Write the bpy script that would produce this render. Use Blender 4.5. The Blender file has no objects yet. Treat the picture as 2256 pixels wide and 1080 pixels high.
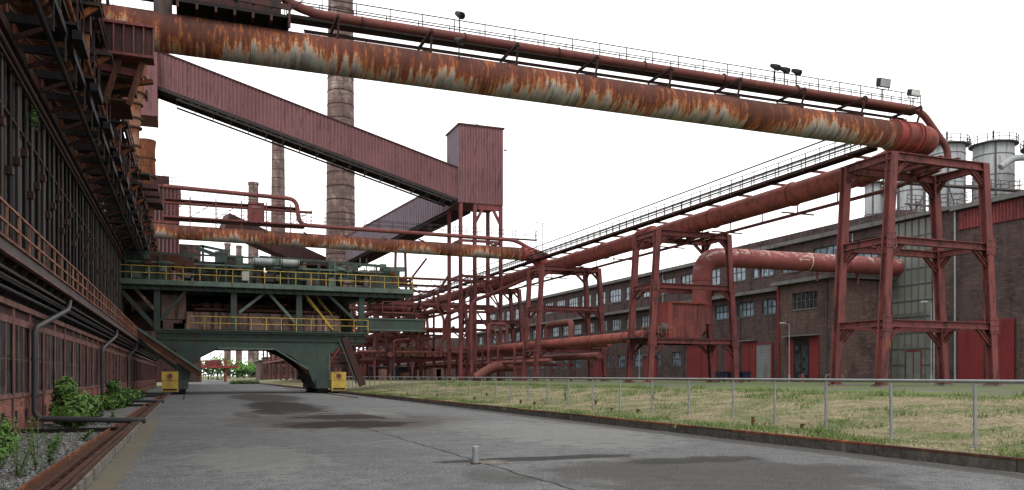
import bpy, math, random
import numpy as np
from mathutils import Vector, noise as mnoise
random.seed(7)
R=random.random
def U(a,b): return a+(b-a)*random.random()

# ------------------------------------------------------------------ materials
class M:
    def __init__(s,name,rough=.75,metal=0.0,spec=.15):
        s.m=bpy.data.materials.new(name); s.m.use_nodes=True
        s.n=s.m.node_tree.nodes; s.l=s.m.node_tree.links
        s.b=s.n['Principled BSDF']; s.b.inputs['Roughness'].default_value=rough
        s.b.inputs['Metallic'].default_value=metal
        s.b.inputs['Specular IOR Level'].default_value=spec
        s.tcn=s.n.new('ShaderNodeTexCoord')
    def obj(s): return s.tcn.outputs['Object']
    def uv(s): return s.tcn.outputs['UV']
    def put(s,sock,v):
        if isinstance(v,bpy.types.NodeSocket): s.l.new(v,sock)
        else:
            if isinstance(v,(tuple,list)) and len(v)==3 and len(sock.default_value)==4: v=(*v,1)
            sock.default_value=v
    def map(s,vec,sc):
        n=s.n.new('ShaderNodeMapping'); s.l.new(vec,n.inputs['Vector']); n.inputs['Scale'].default_value=sc; return n.outputs[0]
    def noise(s,vec,scale=1,detail=5,rough=.6):
        n=s.n.new('ShaderNodeTexNoise'); s.l.new(vec,n.inputs['Vector'])
        n.inputs['Scale'].default_value=scale; n.inputs['Detail'].default_value=detail; n.inputs['Roughness'].default_value=rough
        return n.outputs['Fac']
    def vor(s,vec,scale=1,feature='F1',out='Distance'):
        n=s.n.new('ShaderNodeTexVoronoi'); s.l.new(vec,n.inputs['Vector']); n.feature=feature
        n.inputs['Scale'].default_value=scale; return n.outputs[out]
    def math(s,op,a,b=0.0,c=None):
        n=s.n.new('ShaderNodeMath'); n.operation=op
        s.put(n.inputs[0],a); s.put(n.inputs[1],b)
        if c is not None: s.put(n.inputs[2],c)
        return n.outputs[0]
    def ss(s,v,a,b):
        n=s.n.new('ShaderNodeMapRange'); n.interpolation_type='SMOOTHSTEP'
        s.put(n.inputs['Value'],v); n.inputs['From Min'].default_value=a; n.inputs['From Max'].default_value=b
        return n.outputs['Result']
    def mix(s,f,a,b,mode='MIX'):
        n=s.n.new('ShaderNodeMix'); n.data_type='RGBA'; n.blend_type=mode
        s.put(n.inputs[0],f); s.put(n.inputs[6],a); s.put(n.inputs[7],b); return n.outputs[2]
    def ramp(s,f,stops):
        n=s.n.new('ShaderNodeValToRGB'); s.l.new(f,n.inputs[0]); e=n.color_ramp.elements
        while len(e)>1: e.remove(e[-1])
        e[0].position=stops[0][0]; e[0].color=(*stops[0][1],1)
        for p,c in stops[1:]:
            k=e.new(p); k.color=(*c,1)
        return n.outputs[0]
    def sep(s,v):
        n=s.n.new('ShaderNodeSeparateXYZ'); s.l.new(v,n.inputs[0]); return n.outputs
    def comb(s,x,y,z):
        n=s.n.new('ShaderNodeCombineXYZ'); s.put(n.inputs[0],x); s.put(n.inputs[1],y); s.put(n.inputs[2],z); return n.outputs[0]
    def bump(s,h,st=.3,dist=.02):
        n=s.n.new('ShaderNodeBump'); s.l.new(h,n.inputs['Height']); n.inputs['Strength'].default_value=st; n.inputs['Distance'].default_value=dist
        s.l.new(n.outputs[0],s.b.inputs['Normal'])
    def col(s,c): s.put(s.b.inputs['Base Color'],c)

def paint(name,c1,c2,c3,sc=.6,rough=.65,amt=.58,metal=0,spec=.15,bump=.15):
    k=M(name,rough,metal,spec); o=k.obj()
    n1=k.ss(k.noise(o,sc,6,.65),.35,.65)
    n2=k.ss(k.noise(k.map(o,(2.2,2.2,.35)),1.0,6,.7),amt-.06,amt+.1)
    n3=k.noise(o,9,4,.6)
    c=k.mix(n1,c1,c2); c=k.mix(n2,c,c3)
    c=k.mix(k.math('MULTIPLY',k.ss(n3,.42,.72),.5),c,c3)
    k.col(c); k.bump(n3,bump,.02); return k.m

RED=paint('red_paint',(.18,.052,.048),(.125,.040,.039),(.05,.024,.022),amt=.54)
RED2=paint('fresh_red_paint',(.26,.052,.042),(.19,.045,.04),(.09,.03,.026),amt=.56)
REDPIPE=paint('red_pipe_paint',(.145,.045,.040),(.105,.036,.034),(.18,.08,.055),amt=.6,sc=.4)
REDDOOR=paint('red_door_paint',(.15,.020,.023),(.12,.018,.02),(.07,.016,.016),amt=.58)
CLAD=paint('corrugated_cladding',(.19,.088,.092),(.15,.068,.073),(.095,.045,.048),amt=.56,sc=.15)
CLADB=paint('blueish_cladding',(.19,.15,.18),(.16,.125,.15),(.10,.075,.09),amt=.6,sc=.15)
DARK=paint('sooty_steel',(.019,.019,.021),(.03,.026,.026),(.055,.036,.03),amt=.6)
DARKR=paint('sooty_red_steel',(.042,.021,.02),(.065,.026,.023),(.022,.017,.017),amt=.55)
BLACK=paint('black_steel',(.009,.009,.011),(.015,.013,.013),(.03,.02,.017),amt=.62)
GREYST=paint('grey_steel',(.10,.095,.095),(.075,.07,.072),(.09,.045,.03),amt=.58)
PINKST=paint('faded_red_steel',(.23,.11,.095),(.165,.08,.07),(.07,.042,.036),amt=.54,sc=1.1)
GREEN=paint('green_machine_paint',(.046,.073,.062),(.034,.055,.049),(.05,.038,.03),amt=.56)
GREEN2=paint('pale_green_paint',(.10,.145,.125),(.07,.105,.09),(.085,.06,.04),amt=.57)
PINK=paint('faded_pink_plate',(.23,.145,.125),(.155,.098,.085),(.06,.04,.033),amt=.52,sc=1)
YEL=paint('yellow_paint',(.50,.35,.07),(.42,.29,.055),(.18,.11,.04),amt=.58)
ORR=paint('rusty_rail',(.34,.155,.095),(.24,.105,.068),(.11,.05,.035),amt=.56)
RUST=paint('rust',(.14,.047,.024),(.085,.032,.02),(.27,.10,.038),amt=.57,sc=1.5,rough=.9)
RUSTD=paint('dark_rust',(.07,.03,.02),(.04,.022,.017),(.12,.047,.024),amt=.6,sc=1.5,rough=.9)
ORANGE=paint('orange_rust',(.36,.18,.10),(.21,.085,.045),(.08,.032,.023),amt=.5,sc=1.6,rough=.85)
BROWNV=paint('rust_brown_vessel',(.26,.16,.12),(.16,.06,.035),(.32,.12,.05),amt=.54,sc=1.4,rough=.85)
GALV=paint('galvanised_steel',(.24,.25,.255),(.19,.20,.205),(.15,.145,.14),rough=.45,metal=.3,sc=2,spec=.3)
TANK=paint('light_grey_tank',(.29,.30,.31),(.24,.25,.26),(.15,.15,.15),amt=.56,sc=.25)
CONC=paint('old_concrete',(.20,.185,.16),(.15,.135,.12),(.07,.062,.053),amt=.53,sc=1.2,rough=.95)
CONCD=paint('stained_kerb_concrete',(.06,.055,.048),(.032,.03,.027),(.12,.105,.09),amt=.6,sc=1.4,rough=.95)
CONCP=paint('pale_concrete',(.36,.34,.31),(.29,.27,.245),(.17,.15,.13),amt=.56,sc=.5,rough=.9)
DGREY=paint('drainpipe_grey',(.035,.035,.04),(.027,.027,.031),(.055,.048,.044),amt=.6,rough=.5,spec=.3)
ROOF=paint('roof_edge',(.13,.127,.123),(.10,.097,.094),(.05,.05,.05),sc=.4)
BINB=paint('bin_plastic',(.01,.015,.04),(.012,.018,.035),(.02,.02,.03),rough=.4,spec=.3)
SHUT=paint('grey_shutter',(.20,.21,.22),(.17,.18,.19),(.12,.12,.12))
STRAW=paint('straw_grass',(.29,.25,.15),(.35,.30,.19),(.19,.17,.10),rough=.9)
GRN=paint('green_grass',(.125,.155,.055),(.095,.125,.045),(.18,.18,.085),rough=.85)
GRN2=paint('weed_leaf',(.10,.165,.04),(.07,.12,.03),(.14,.19,.06),rough=.6,sc=4)
LEAF=paint('bush_leaf',(.085,.20,.03),(.05,.13,.02),(.14,.26,.05),rough=.55,sc=4)
LEAFD=paint('dark_leaf',(.03,.07,.015),(.025,.055,.015),(.05,.09,.02),rough=.6,sc=4)
CREAM=paint('cream_mark',(.50,.42,.30),(.45,.38,.27),(.25,.17,.12))

def glassmat(name,c,rough=.12,spec=.6,lo=.5,hi=1.5,cell=1.3):
    k=M(name,rough,0,spec); o=k.obj()
    s=k.sep(o); v=k.comb(k.math('FLOOR',k.math('MULTIPLY',s[0],cell)),k.math('FLOOR',k.math('MULTIPLY',s[1],cell)),k.math('FLOOR',k.math('MULTIPLY',s[2],cell)))
    w=k.n.new('ShaderNodeTexWhiteNoise'); k.l.new(v,w.inputs['Vector'])
    k.col(k.mix(w.outputs['Value'],tuple(x*lo for x in c),tuple(x*hi for x in c))); return k.m
GLASS=glassmat('window_glass',(.13,.18,.215))
GLASSD=glassmat('dirty_dark_glass',(.020,.022,.024),.6,.1,.3,2.2,2.3)
GLASSG=glassmat('stair_glass',(.12,.13,.115),.22,.5,.75,1.25,.55)
LENS=glassmat('lamp_lens',(.35,.36,.35),.15)

def brick(name,c1,c2,mort,bw=.25,bh=.077,soot=(.026,.019,.019),samt=.54):
    k=M(name,.92); o=k.obj(); s=k.sep(o)
    v=k.comb(k.math('ADD',s[0],s[1]),s[2],0.0)
    b=k.n.new('ShaderNodeTexBrick'); k.l.new(v,b.inputs['Vector'])
    b.inputs['Scale'].default_value=1; b.inputs['Brick Width'].default_value=bw; b.inputs['Row Height'].default_value=bh
    b.inputs['Mortar Size'].default_value=.008; b.inputs['Color1'].default_value=(*c1,1); b.inputs['Color2'].default_value=(*c2,1); b.inputs['Mortar'].default_value=(*mort,1)
    n=k.ss(k.noise(o,.35,7,.7),samt-.1,samt+.12)
    n2=k.ss(k.noise(k.map(o,(1.5,1.5,.2)),.8,5,.7),.45,.7)
    c=k.mix(k.math('MULTIPLY',n,.8),b.outputs['Color'],soot); c=k.mix(k.math('MULTIPLY',n2,.6),c,soot)
    n4=k.noise(k.map(o,(.6,.6,3.0)),1.4,5,.8); c=k.mix(k.math('MULTIPLY',k.ss(n4,.50,.64),.6),c,tuple(x*1.6 for x in c1))
    k.col(c); k.bump(b.outputs['Fac'],-.3,.01); return k.m
BRICK=brick('dark_brick',(.075,.047,.044),(.048,.034,.033),(.06,.052,.05))
BRICKL=brick('red_brick',(.27,.095,.065),(.18,.066,.05),(.18,.14,.12),samt=.64)
BRICKR=brick('brown_brick',(.096,.057,.049),(.064,.042,.038),(.075,.06,.055),samt=.58)

k=M('chimney_brick',.95); o=k.obj(); s=k.sep(o)
n=k.noise(k.map(o,(.5,.5,.25)),1.1,8,.75); n2=k.noise(o,3,6,.7)
c=k.ramp(n,[(.3,(.08,.052,.048)),(.5,(.14,.095,.086)),(.57,(.21,.155,.138)),(.68,(.34,.285,.255))])
c=k.mix(k.ss(n2,.5,.7),c,(.08,.057,.052))
row=k.math('FRACT',k.math('MULTIPLY',s[2],.8)); c=k.mix(k.math('MULTIPLY',k.math('LESS_THAN',row,.12),.5),c,(.05,.035,.035))
k.col(c); CHIM=k.m

def rustpipe(name,scale=1.0,bias=0.0):
    k=M(name,.8); u=k.sep(k.uv())
    v=k.comb(k.math('MULTIPLY',u[0],1.9*scale),k.math('MULTIPLY',u[1],.16),0.0)
    d=k.noise(v,1.0,10,.75)
    big=k.noise(k.comb(k.math('MULTIPLY',u[0],.2*scale),3.0,0.0),1.0,3,.5)
    fine=k.noise(k.comb(k.math('MULTIPLY',u[0],3.5),k.math('MULTIPLY',u[1],2.5),7.0),1.5,8,.78)
    m=k.math('MULTIPLY',u[1],.38)
    m=k.math('ADD',m,k.math('MULTIPLY_ADD',d,2.1,-1.05))
    m=k.math('ADD',m,k.math('MULTIPLY_ADD',big,1.6,-.76))
    m=k.math('ADD',m,k.math('MULTIPLY_ADD',fine,.75,-.37+bias))
    f=k.math('MULTIPLY_ADD',m,.6,.52)
    c=k.ramp(f,[(.12,(.11,.10,.09)),(.30,(.22,.205,.185)),(.38,(.31,.285,.25)),(.425,(.33,.24,.165)),(.45,(.37,.15,.06)),(.50,(.20,.06,.027)),(.58,(.105,.036,.024)),(.85,(.055,.024,.019))])
    sn=k.noise(k.comb(k.math('MULTIPLY',u[0],2.4),k.math('MULTIPLY',u[1],.5),2.0),1.3,7,.75)
    c=k.mix(k.math('MULTIPLY',k.ss(sn,.53,.64),.8),c,(.31,.105,.037))
    dk=k.noise(k.comb(k.math('MULTIPLY',u[0],1.3),k.math('MULTIPLY',u[1],.3),11.0),1.5,7,.75)
    c=k.mix(k.math('MULTIPLY',k.ss(dk,.53,.65),.75),c,(.058,.026,.02))
    k.col(c); k.bump(fine,.35,.03); return k.m
RPIPE=rustpipe('weathered_rusty_pipe',1,.05)

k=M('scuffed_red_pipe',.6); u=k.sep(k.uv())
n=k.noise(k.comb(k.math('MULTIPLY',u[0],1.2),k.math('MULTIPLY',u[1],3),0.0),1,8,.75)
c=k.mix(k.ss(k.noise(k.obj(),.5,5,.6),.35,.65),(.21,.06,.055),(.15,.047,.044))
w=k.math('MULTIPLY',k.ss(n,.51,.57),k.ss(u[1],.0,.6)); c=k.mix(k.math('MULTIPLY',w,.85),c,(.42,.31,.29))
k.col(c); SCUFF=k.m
k=M('worn_red_pipeline',.7); u=k.sep(k.uv())
n=k.noise(k.comb(k.math('MULTIPLY',u[0],.9),k.math('MULTIPLY',u[1],.5),0.0),1,8,.75)
c=k.mix(k.ss(n,.45,.62),(.21,.055,.044),(.095,.032,.026)); c=k.mix(k.ss(n,.58,.68),c,(.28,.11,.065)); c=k.mix(k.ss(k.noise(k.obj(),1.4,7,.7),.54,.68),c,(.06,.026,.022))
k.col(c); LINE=k.m

# asphalt
k=M('asphalt',.95,0,.04); o=k.obj(); s=k.sep(o)
big=k.noise(o,.22,6,.6); fine=k.noise(o,34,3,.85); mid=k.noise(o,2.2,7,.75)
c=k.mix(k.ss(big,.35,.65),(.125,.125,.126),(.165,.164,.162))
c=k.mix(k.ss(mid,.42,.66),c,(.098,.098,.098))
c=k.mix(k.math('MULTIPLY',k.ss(fine,.50,.58),.8),c,(.035,.035,.035))
spk=k.vor(o,16); c=k.mix(k.math('MULTIPLY',k.math('LESS_THAN',spk,.19),.7),c,(.33,.325,.31))
spk2=k.vor(o,5.3); c=k.mix(k.math('MULTIPLY',k.math('LESS_THAN',spk2,.10),.7),c,(.03,.03,.03))
wob=k.noise(o,1.1,8,.75); wob2=k.noise(o,.5,4,.6)
def ell(cx,cy,rx,ry,soft=.16,nz=2.6):
    dx=k.math('DIVIDE',k.math('SUBTRACT',s[0],cx),rx); dy=k.math('DIVIDE',k.math('SUBTRACT',s[1],cy),ry)
    d=k.math('SQRT',k.math('ADD',k.math('MULTIPLY',dx,dx),k.math('MULTIPLY',dy,dy)))
    d=k.math('ADD',d,k.math('MULTIPLY_ADD',wob,nz,-nz/2))
    return k.math('SUBTRACT',1.0,k.ss(d,1-soft,1+soft))
for (cx,cy,rx,ry,st,cc) in [(5.4,30,3.9,5.5,.6,(.058,.048,.041)),(4.9,27.6,2.2,2.0,.9,(.022,.017,.014)),(5.8,32.5,2.1,1.8,.88,(.026,.02,.017)),(4.6,45,1.8,9,.92,(.024,.02,.018)),(3.4,38,.8,3,.85,(.03,.024,.021)),(5.2,64,2.4,11,.8,(.033,.028,.026)),
                         (8.1,11.5,2.8,2.5,.62,(.040,.037,.034)),(6.5,14.8,2.1,.38,.85,(.028,.026,.025)),(9.0,13.5,1.4,.55,.7,(.032,.03,.028)),(4.6,12.4,.5,1.2,.5,(.05,.05,.047)),(-1.15,20,.22,14,.7,(.14,.115,.075)),(2.2,36,.5,3,.6,(.05,.042,.038)),(7.5,34,.6,3,.4,(.2,.2,.19)),(9.5,22,2.2,6,.35,(.2,.198,.19)),(1.2,17,1.2,3,.3,(.2,.198,.19)),(12.4,22,.35,26,.7,(.05,.045,.04))]:
    c=k.mix(k.math('MULTIPLY',ell(cx,cy,rx,ry),st),c,cc)
jx=k.math('ABSOLUTE',k.math('SUBTRACT',k.math('ADD',s[0],k.math('MULTIPLY_ADD',wob2,.35,-.175)),5.05))
c=k.mix(k.math('MULTIPLY',k.math('LESS_THAN',jx,.024),.92),c,(.018,.016,.014))
k.col(c); k.bump(fine,.6,.012); ASPH=k.m
k=M('yard_paving',.95,0,.05); o=k.obj()
c=k.mix(k.ss(k.noise(o,.3,6,.7),.4,.6),(.13,.12,.105),(.085,.08,.07)); c=k.mix(k.ss(k.noise(o,.12,6,.7),.43,.53),c,(.10,.125,.05)); k.col(c); YARD=k.m
k=M('lawn_soil',.95,0,.05); o=k.obj()
c=k.mix(k.ss(k.noise(o,.45,8,.75),.46,.56),(.27,.225,.145),(.115,.14,.055)); c=k.mix(k.ss(k.noise(o,1.7,6,.7),.46,.60),c,(.20,.165,.11)); c=k.mix(k.math('MULTIPLY',k.ss(k.noise(o,9,5,.8),.46,.60),.8),c,(.055,.052,.028)); k.col(c); k.bump(k.noise(o,12,4,.7),.8,.06); SOIL=k.m
k=M('ground_dirt',.95,0,.05); o=k.obj()
c=k.mix(k.ss(k.noise(o,.05,7,.7),.4,.6),(.11,.125,.055),(.15,.135,.095)); k.col(c); DIRT=k.m
k=M('gravel',.95,0,.05); o=k.obj()
d=k.vor(o,22); cc=k.vor(o,22,'F1','Color'); cs=k.sep(cc)
c=k.mix(cs[0],(.045,.045,.045),(.24,.235,.225)); c=k.mix(k.ss(k.noise(o,1.2,5,.6),.5,.7),c,(.06,.06,.045)); k.col(c); k.bump(d,-.8,.04); GRAV=k.m
k=M('stone',.95); o=k.obj(); k.col(k.mix(k.ss(k.noise(o,11,2,.5),.35,.65),(.05,.05,.05),(.28,.275,.26))); STONE=k.m

# ------------------------------------------------------------------ mesh builder
class B:
    def __init__(s,name): s.n=name; s.v=[]; s.f=[]; s.m=[]; s.u=[]; s.s=[]; s.mats=[]
    def mi(s,mat):
        if mat not in s.mats: s.mats.append(mat)
        return s.mats.index(mat)
    def face(s,idx,mat,smooth=False,uv=None):
        s.f.append(idx); s.m.append(s.mi(mat)); s.s.append(smooth); s.u.append(uv or [(0,0)]*len(idx))
    def hexa(s,P,mat):
        b=len(s.v); s.v+= [tuple(p) for p in P]
        for q in ((0,3,2,1),(4,5,6,7),(0,1,5,4),(1,2,6,5),(2,3,7,6),(3,0,4,7)): s.face([b+i for i in q],mat)
    def box(s,x0,x1,y0,y1,z0,z1,mat):
        s.hexa([(x0,y0,z0),(x1,y0,z0),(x1,y1,z0),(x0,y1,z0),(x0,y0,z1),(x1,y0,z1),(x1,y1,z1),(x0,y1,z1)],mat)
    def frame(s,p0,p1,up=(0,0,1)):
        p0=Vector(p0);p1=Vector(p1); d=(p1-p0).normalized(); up=Vector(up)
        if abs(d.dot(up))>.98: up=Vector((0,1,0)) if abs(d.y)<.9 else Vector((1,0,0))
        sd=d.cross(up).normalized(); u2=sd.cross(d).normalized(); return p0,p1,d,sd,u2
    def beam(s,p0,p1,w,h,mat,up=(0,0,1),os=0,ou=0):
        p0,p1,d,sd,u2=s.frame(p0,p1,up); o=sd*os+u2*ou; p0=p0+o;p1=p1+o
        a=sd*w/2; b=u2*h/2
        s.hexa([p0-a-b,p0+a-b,p0+a+b,p0-a+b,p1-a-b,p1+a-b,p1+a+b,p1-a+b],mat)
    def ibeam(s,p0,p1,w,h,mat,up=(0,0,1),t=.05):
        s.beam(p0,p1,w,t,mat,up,0,h/2-t/2); s.beam(p0,p1,w,t,mat,up,0,-h/2+t/2); s.beam(p0,p1,t,h-2*t,mat,up)
    def tube(s,pts,r,mat,seg=14,caps=True,smooth=True,u0=0):
        pts=[Vector(p) for p in pts]; n=len(pts); rr=r if isinstance(r,(list,tuple)) else [r]*n
        T=[]
        for i in range(n):
            if i==0: t=pts[1]-pts[0]
            elif i==n-1: t=pts[-1]-pts[-2]
            else:
                t=(pts[i]-pts[i-1]).normalized()+(pts[i+1]-pts[i]).normalized()
                if t.length<1e-6: t=pts[i+1]-pts[i]
            T.append(t.normalized())
        ref=Vector((0,0,1)) if abs(T[0].z)<.9 else Vector((0,1,0))
        nn=(ref-T[0]*ref.dot(T[0])).normalized(); L=u0; rings=[]; vn=[]
        for i in range(n):
            if i>0:
                L+=(pts[i]-pts[i-1]).length
                nn=(nn-T[i]*nn.dot(T[i])).normalized()
            bb=T[i].cross(nn); base=len(s.v); rings.append((base,L)); vv=[]
            for k in range(seg):
                a=2*math.pi*k/seg; dd=nn*math.cos(a)+bb*math.sin(a)
                s.v.append(tuple(pts[i]+dd*rr[i])); vv.append(dd.z)
            vn.append(vv)
        for i in range(n-1):
            b0,l0=rings[i]; b1,l1=rings[i+1]
            for k in range(seg):
                k2=(k+1)%seg
                s.face([b0+k,b0+k2,b1+k2,b1+k],mat,smooth,[(l0,vn[i][k]),(l0,vn[i][k2]),(l1,vn[i+1][k2]),(l1,vn[i+1][k])])
        if caps:
            for i,rev in ((0,True),(n-1,False)):
                b0=rings[i][0]; b=len(s.v); s.v+=[s.v[b0+k] for k in range(seg)]
                idx=list(range(b,b+seg)); s.face(idx[::-1] if rev else idx,mat,False,[(rings[i][1],0)]*seg)
        return L
    def poly(s,pts,axis,a,bz,mat):
        n=len(pts); b=len(s.v)
        for yy in (a,bz):
            for p in pts: s.v.append((p[0],yy,p[1]) if axis=='y' else (yy,p[0],p[1]))
        s.face(list(range(b,b+n)),mat); s.face(list(range(b+2*n-1,b+n-1,-1)),mat)
        for i in range(n):
            j=(i+1)%n; s.face([b+i,b+n+i,b+n+j,b+j],mat)
    def rail(s,pts,h=1.1,sp=1.5,mat=None,t=.05,rails=(1.0,.5),ty=0):
        for a,b in zip(pts[:-1],pts[1:]):
            a=Vector(a);b=Vector(b);L=(b-a).length;n=max(1,round(L/sp))
            for i in range(n+1):
                p=a.lerp(b,i/n); s.beam(p,p+Vector((0,0,h)),t,t,mat)
            for k in rails:
                s.beam(a+Vector((0,0,h*k)),b+Vector((0,0,h*k)),t,t,mat)
    def build(s,recalc=False):
        me=bpy.data.meshes.new(s.n); me.from_pydata(s.v,[],s.f)
        for m in s.mats: me.materials.append(m)
        me.polygons.foreach_set('material_index',s.m); me.polygons.foreach_set('use_smooth',s.s)
        ul=me.uv_layers.new(name='UVMap'); flat=[c for f in s.u for p in f for c in p]
        ul.data.foreach_set('uv',flat); me.update()
        if recalc:
            import bmesh
            bm=bmesh.new(); bm.from_mesh(me); bmesh.ops.recalc_face_normals(bm,faces=bm.faces); bm.to_mesh(me); bm.free()
        ob=bpy.data.objects.new(s.n,me); bpy.context.scene.collection.objects.link(ob); return ob

def fillet(pts,rad,n=6):
    pts=[Vector(p) for p in pts]; out=[pts[0]]
    for i in range(1,len(pts)-1):
        a=(pts[i-1]-pts[i]); b=(pts[i+1]-pts[i]); r=min(rad,a.length*.49,b.length*.49)
        p0=pts[i]+a.normalized()*r; p1=pts[i]+b.normalized()*r
        for j in range(n+1):
            t=j/n; out.append(p0*(1-t)**2+pts[i]*2*t*(1-t)+p1*t*t)
    out.append(pts[-1]); return out
def ring(b,c,ax,r0,w,mat,seg=20):
    c=Vector(c);ax=Vector(ax).normalized(); b.tube([c-ax*w/2,c+ax*w/2],r0,mat,seg)

# ------------------------------------------------------------------ ground
b=B('ground'); b.v=[(-3000,-500,-.25),(3000,-500,-.25),(3000,4000,-.25),(-3000,4000,-.25)]; b.face([0,1,2,3],DIRT); b.build()
b=B('road'); b.v=[(-1.35,-20,0),(12.9,-20,0),(12.9,330,0),(-1.35,330,0)]; b.face([0,1,2,3],ASPH); b.build()
b=B('gravel_bed')
xs=np.linspace(-4.7,-1.5,12); ys=np.linspace(5,140,260)
for y in ys:
    for x in xs: b.v.append((x,y,-.06+.07*mnoise.noise(Vector((x*.9,y*.9,0)))-(.05 if x<-3.5 else 0)))
for j in range(len(ys)-1):
    for i in range(len(xs)-1):
        a=j*12+i; b.face([a,a+1,a+13,a+12],GRAV,True)
for i in range(7000):
    y=11+25*R()**1.6; x=U(-4.4,-2.1); r=U(.018,.05); z=-.06+.07*mnoise.noise(Vector((x*.9,y*.9,0)))+r*.3
    bb=len(b.v)
    P=[(1,0,0),(-.5,.85,0),(-.5,-.85,0),(0,0,.9)]; a=R()*6.3; ca,sa=math.cos(a),math.sin(a)
    for p in P:
        q=(p[0]*U(.7,1.2),p[1]*U(.7,1.2),p[2]*U(.6,1)); b.v.append((x+r*(q[0]*ca-q[1]*sa),y+r*(q[0]*sa+q[1]*ca),z+r*q[2]-.01))
    for f in ((0,1,3),(1,2,3),(2,0,3)): b.face([bb+t for t in f],STONE)
b.build()

def lawnz(x,y):
    t=max(0,min(1,(x-13.4)/10.5)); t=t*t*(3-2*t)
    return .17+.68*t+.05*mnoise.noise(Vector((x*.5,y*.5,3)))*min(1,(x-13.0)*1.2)*(1-.6*t)
b=B('lawn'); xs=np.linspace(13.05,27,30); ys=np.linspace(-10,190,240)
for y in ys:
    for x in xs: b.v.append((x,y,lawnz(x,y)))
for j in range(len(ys)-1):
    for i in range(len(xs)-1):
        a=j*30+i; b.face([a,a+1,a+31,a+30],SOIL,True)
b.build()
b=B('yard'); b.v=[(26.8,-60,.84),(600,-60,.84),(600,500,.84),(26.8,500,.84),(26.8,-60,-.3),(26.8,500,-.3)]; b.face([0,1,2,3],YARD); b.face([0,3,5,4],YARD)
b.v+=[(12.9,190,.0),(12.9,500,.0),(26.8,190,.8),(26.8,500,.8)]; b.face([6,8,9,7],DIRT); b.build()

b=B('grass')
def blade(x,y,z,h,w,mat,lean=.4):
    a=R()*6.3; dx,dy=math.cos(a)*w/2,math.sin(a)*w/2; la=R()*6.3; l=h*lean*R()
    i=len(b.v); b.v+=[(x-dx,y-dy,z),(x+dx,y+dy,z),(x+math.cos(la)*l,y+math.sin(la)*l,z+h)]; b.face([i,i+1,i+2],mat)
for i in range(74000):
    y=7+75*R()**1.7; x=13.1+14.5*R()**1.15
    n=mnoise.noise(Vector((x*.35,y*.35,0)))+.7*mnoise.noise(Vector((x*1.3,y*1.3,5)))
    if x<14.8: n+=.28
    if x>24.5: n+=.2
    if n<-.2 and R()<.75: continue
    g=n+U(-.28,.28); m=GRN if g>.10 else STRAW
    if g>.42: m=GRN2
    h=U(.025,.075)*(1+2.0*max(0,n)); blade(x,y,lawnz(x,y)-.015,h,.012+.0005*y,m,1.6)
for i in range(760):
    if R()<.45: cx,cy=U(21,27.5),U(20,85)
    elif R()<.7: cx,cy=U(13.15,14.6),8+60*R()**1.5
    else: cx,cy=U(14,22),8+50*R()**1.3
    cl=mnoise.noise(Vector((cx*.3,cy*.3,9)))
    if cl<-.02: continue
    hh=U(.12,.36 if cx>20 else .2)
    for j in range(26): blade(cx+random.gauss(0,.22),cy+random.gauss(0,.22),lawnz(cx,cy)-.02,hh*U(.5,1.1),.04,GRN2 if R()<.6 else GRN,.9)
b.build()

# ------------------------------------------------------------------ kerbs
b=B('kerb')
y=-8
while y<180:
    L=U(2.7,3.1); j=U(-.015,.015)
    b.box(12.78+j,13.08+j,y,y+L-.03,-.02,.19+U(-.01,.01),CONCD); y+=L
y=-8
while y<180:
    L=U(1.2,5); b.beam((12.84,y,.22),(12.84,y+L-.02,.22+U(-.01,.012)),.10,.045,RUST if R()<.6 else RUSTD); y+=L
b.beam((12.94,-8,.20),(12.94,180,.20),.03,.06,RUSTD)
b.build()
b=B('kerb')
y=4
while y<130:
    L=U(1.6,2.2); b.box(-1.62+U(-.01,.01),-1.36+U(-.012,.012),y,y+L-.02,-.05,.15+U(-.015,.015),CONC); y+=L
b.beam((-1.42,4,.18),(-1.42,130,.18),.05,.06,RUSTD); b.beam((-1.56,4,.165),(-1.56,130,.165),.10,.03,RUSTD)
for yy in np.arange(6,90,.9): b.box(-1.74,-1.60,yy,yy+.08,.02,.13,RUSTD)
b.beam((-1.80,4,.06),(-1.80,130,.06),.05,.14,RUSTD); b.beam((-1.98,4,.0),(-1.98,130,.0),.28,.03,RUSTD); b.beam((-2.12,4,.04),(-2.12,130,.04),.04,.10,RUST)
b.build()

# ------------------------------------------------------------------ fence
b=B('metal_fence'); fp=[]
y=-3
while y<130:
    x=14.55+min(2.1,(y-12.4)*.16) if y>8 else 14.0
    if y>22: x=16.05+(y-22)*.012
    fp.append((x,y)); y+=2.5
for i,(x,y) in enumerate(fp):
    z=lawnz(x,y); b.tube([(x+U(-.02,.02),y+U(-.03,.03),z-.1),(x,y,1.47)],.034,GALV,8); b.box(x-.07,x+.07,y-.07,y+.07,z-.05,z+.02,GALV)
    if i: px,py=fp[i-1]; b.tube([(px,py,1.49),(x,y,1.49)],.036,GALV,8)
b.build()
b=B('rusty_rail_stubs')
for (x,y) in [(15.0,17.6),(14.9,19.5),(15.2,26.5),(15.3,28.7),(15.1,36),(15.3,38.2),(15.2,45),(15.3,53),(15.0,60),(16.8,33),(17,48)]:
    z=lawnz(x,y); b.beam((x,y,z-.1),(x+.03,y,z+U(.12,.24)),.07,.05,RUSTD); b.beam((x+.02,y,z+.08),(x+.12,y,z+.13),.04,.05,RUST)
b.build()

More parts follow.
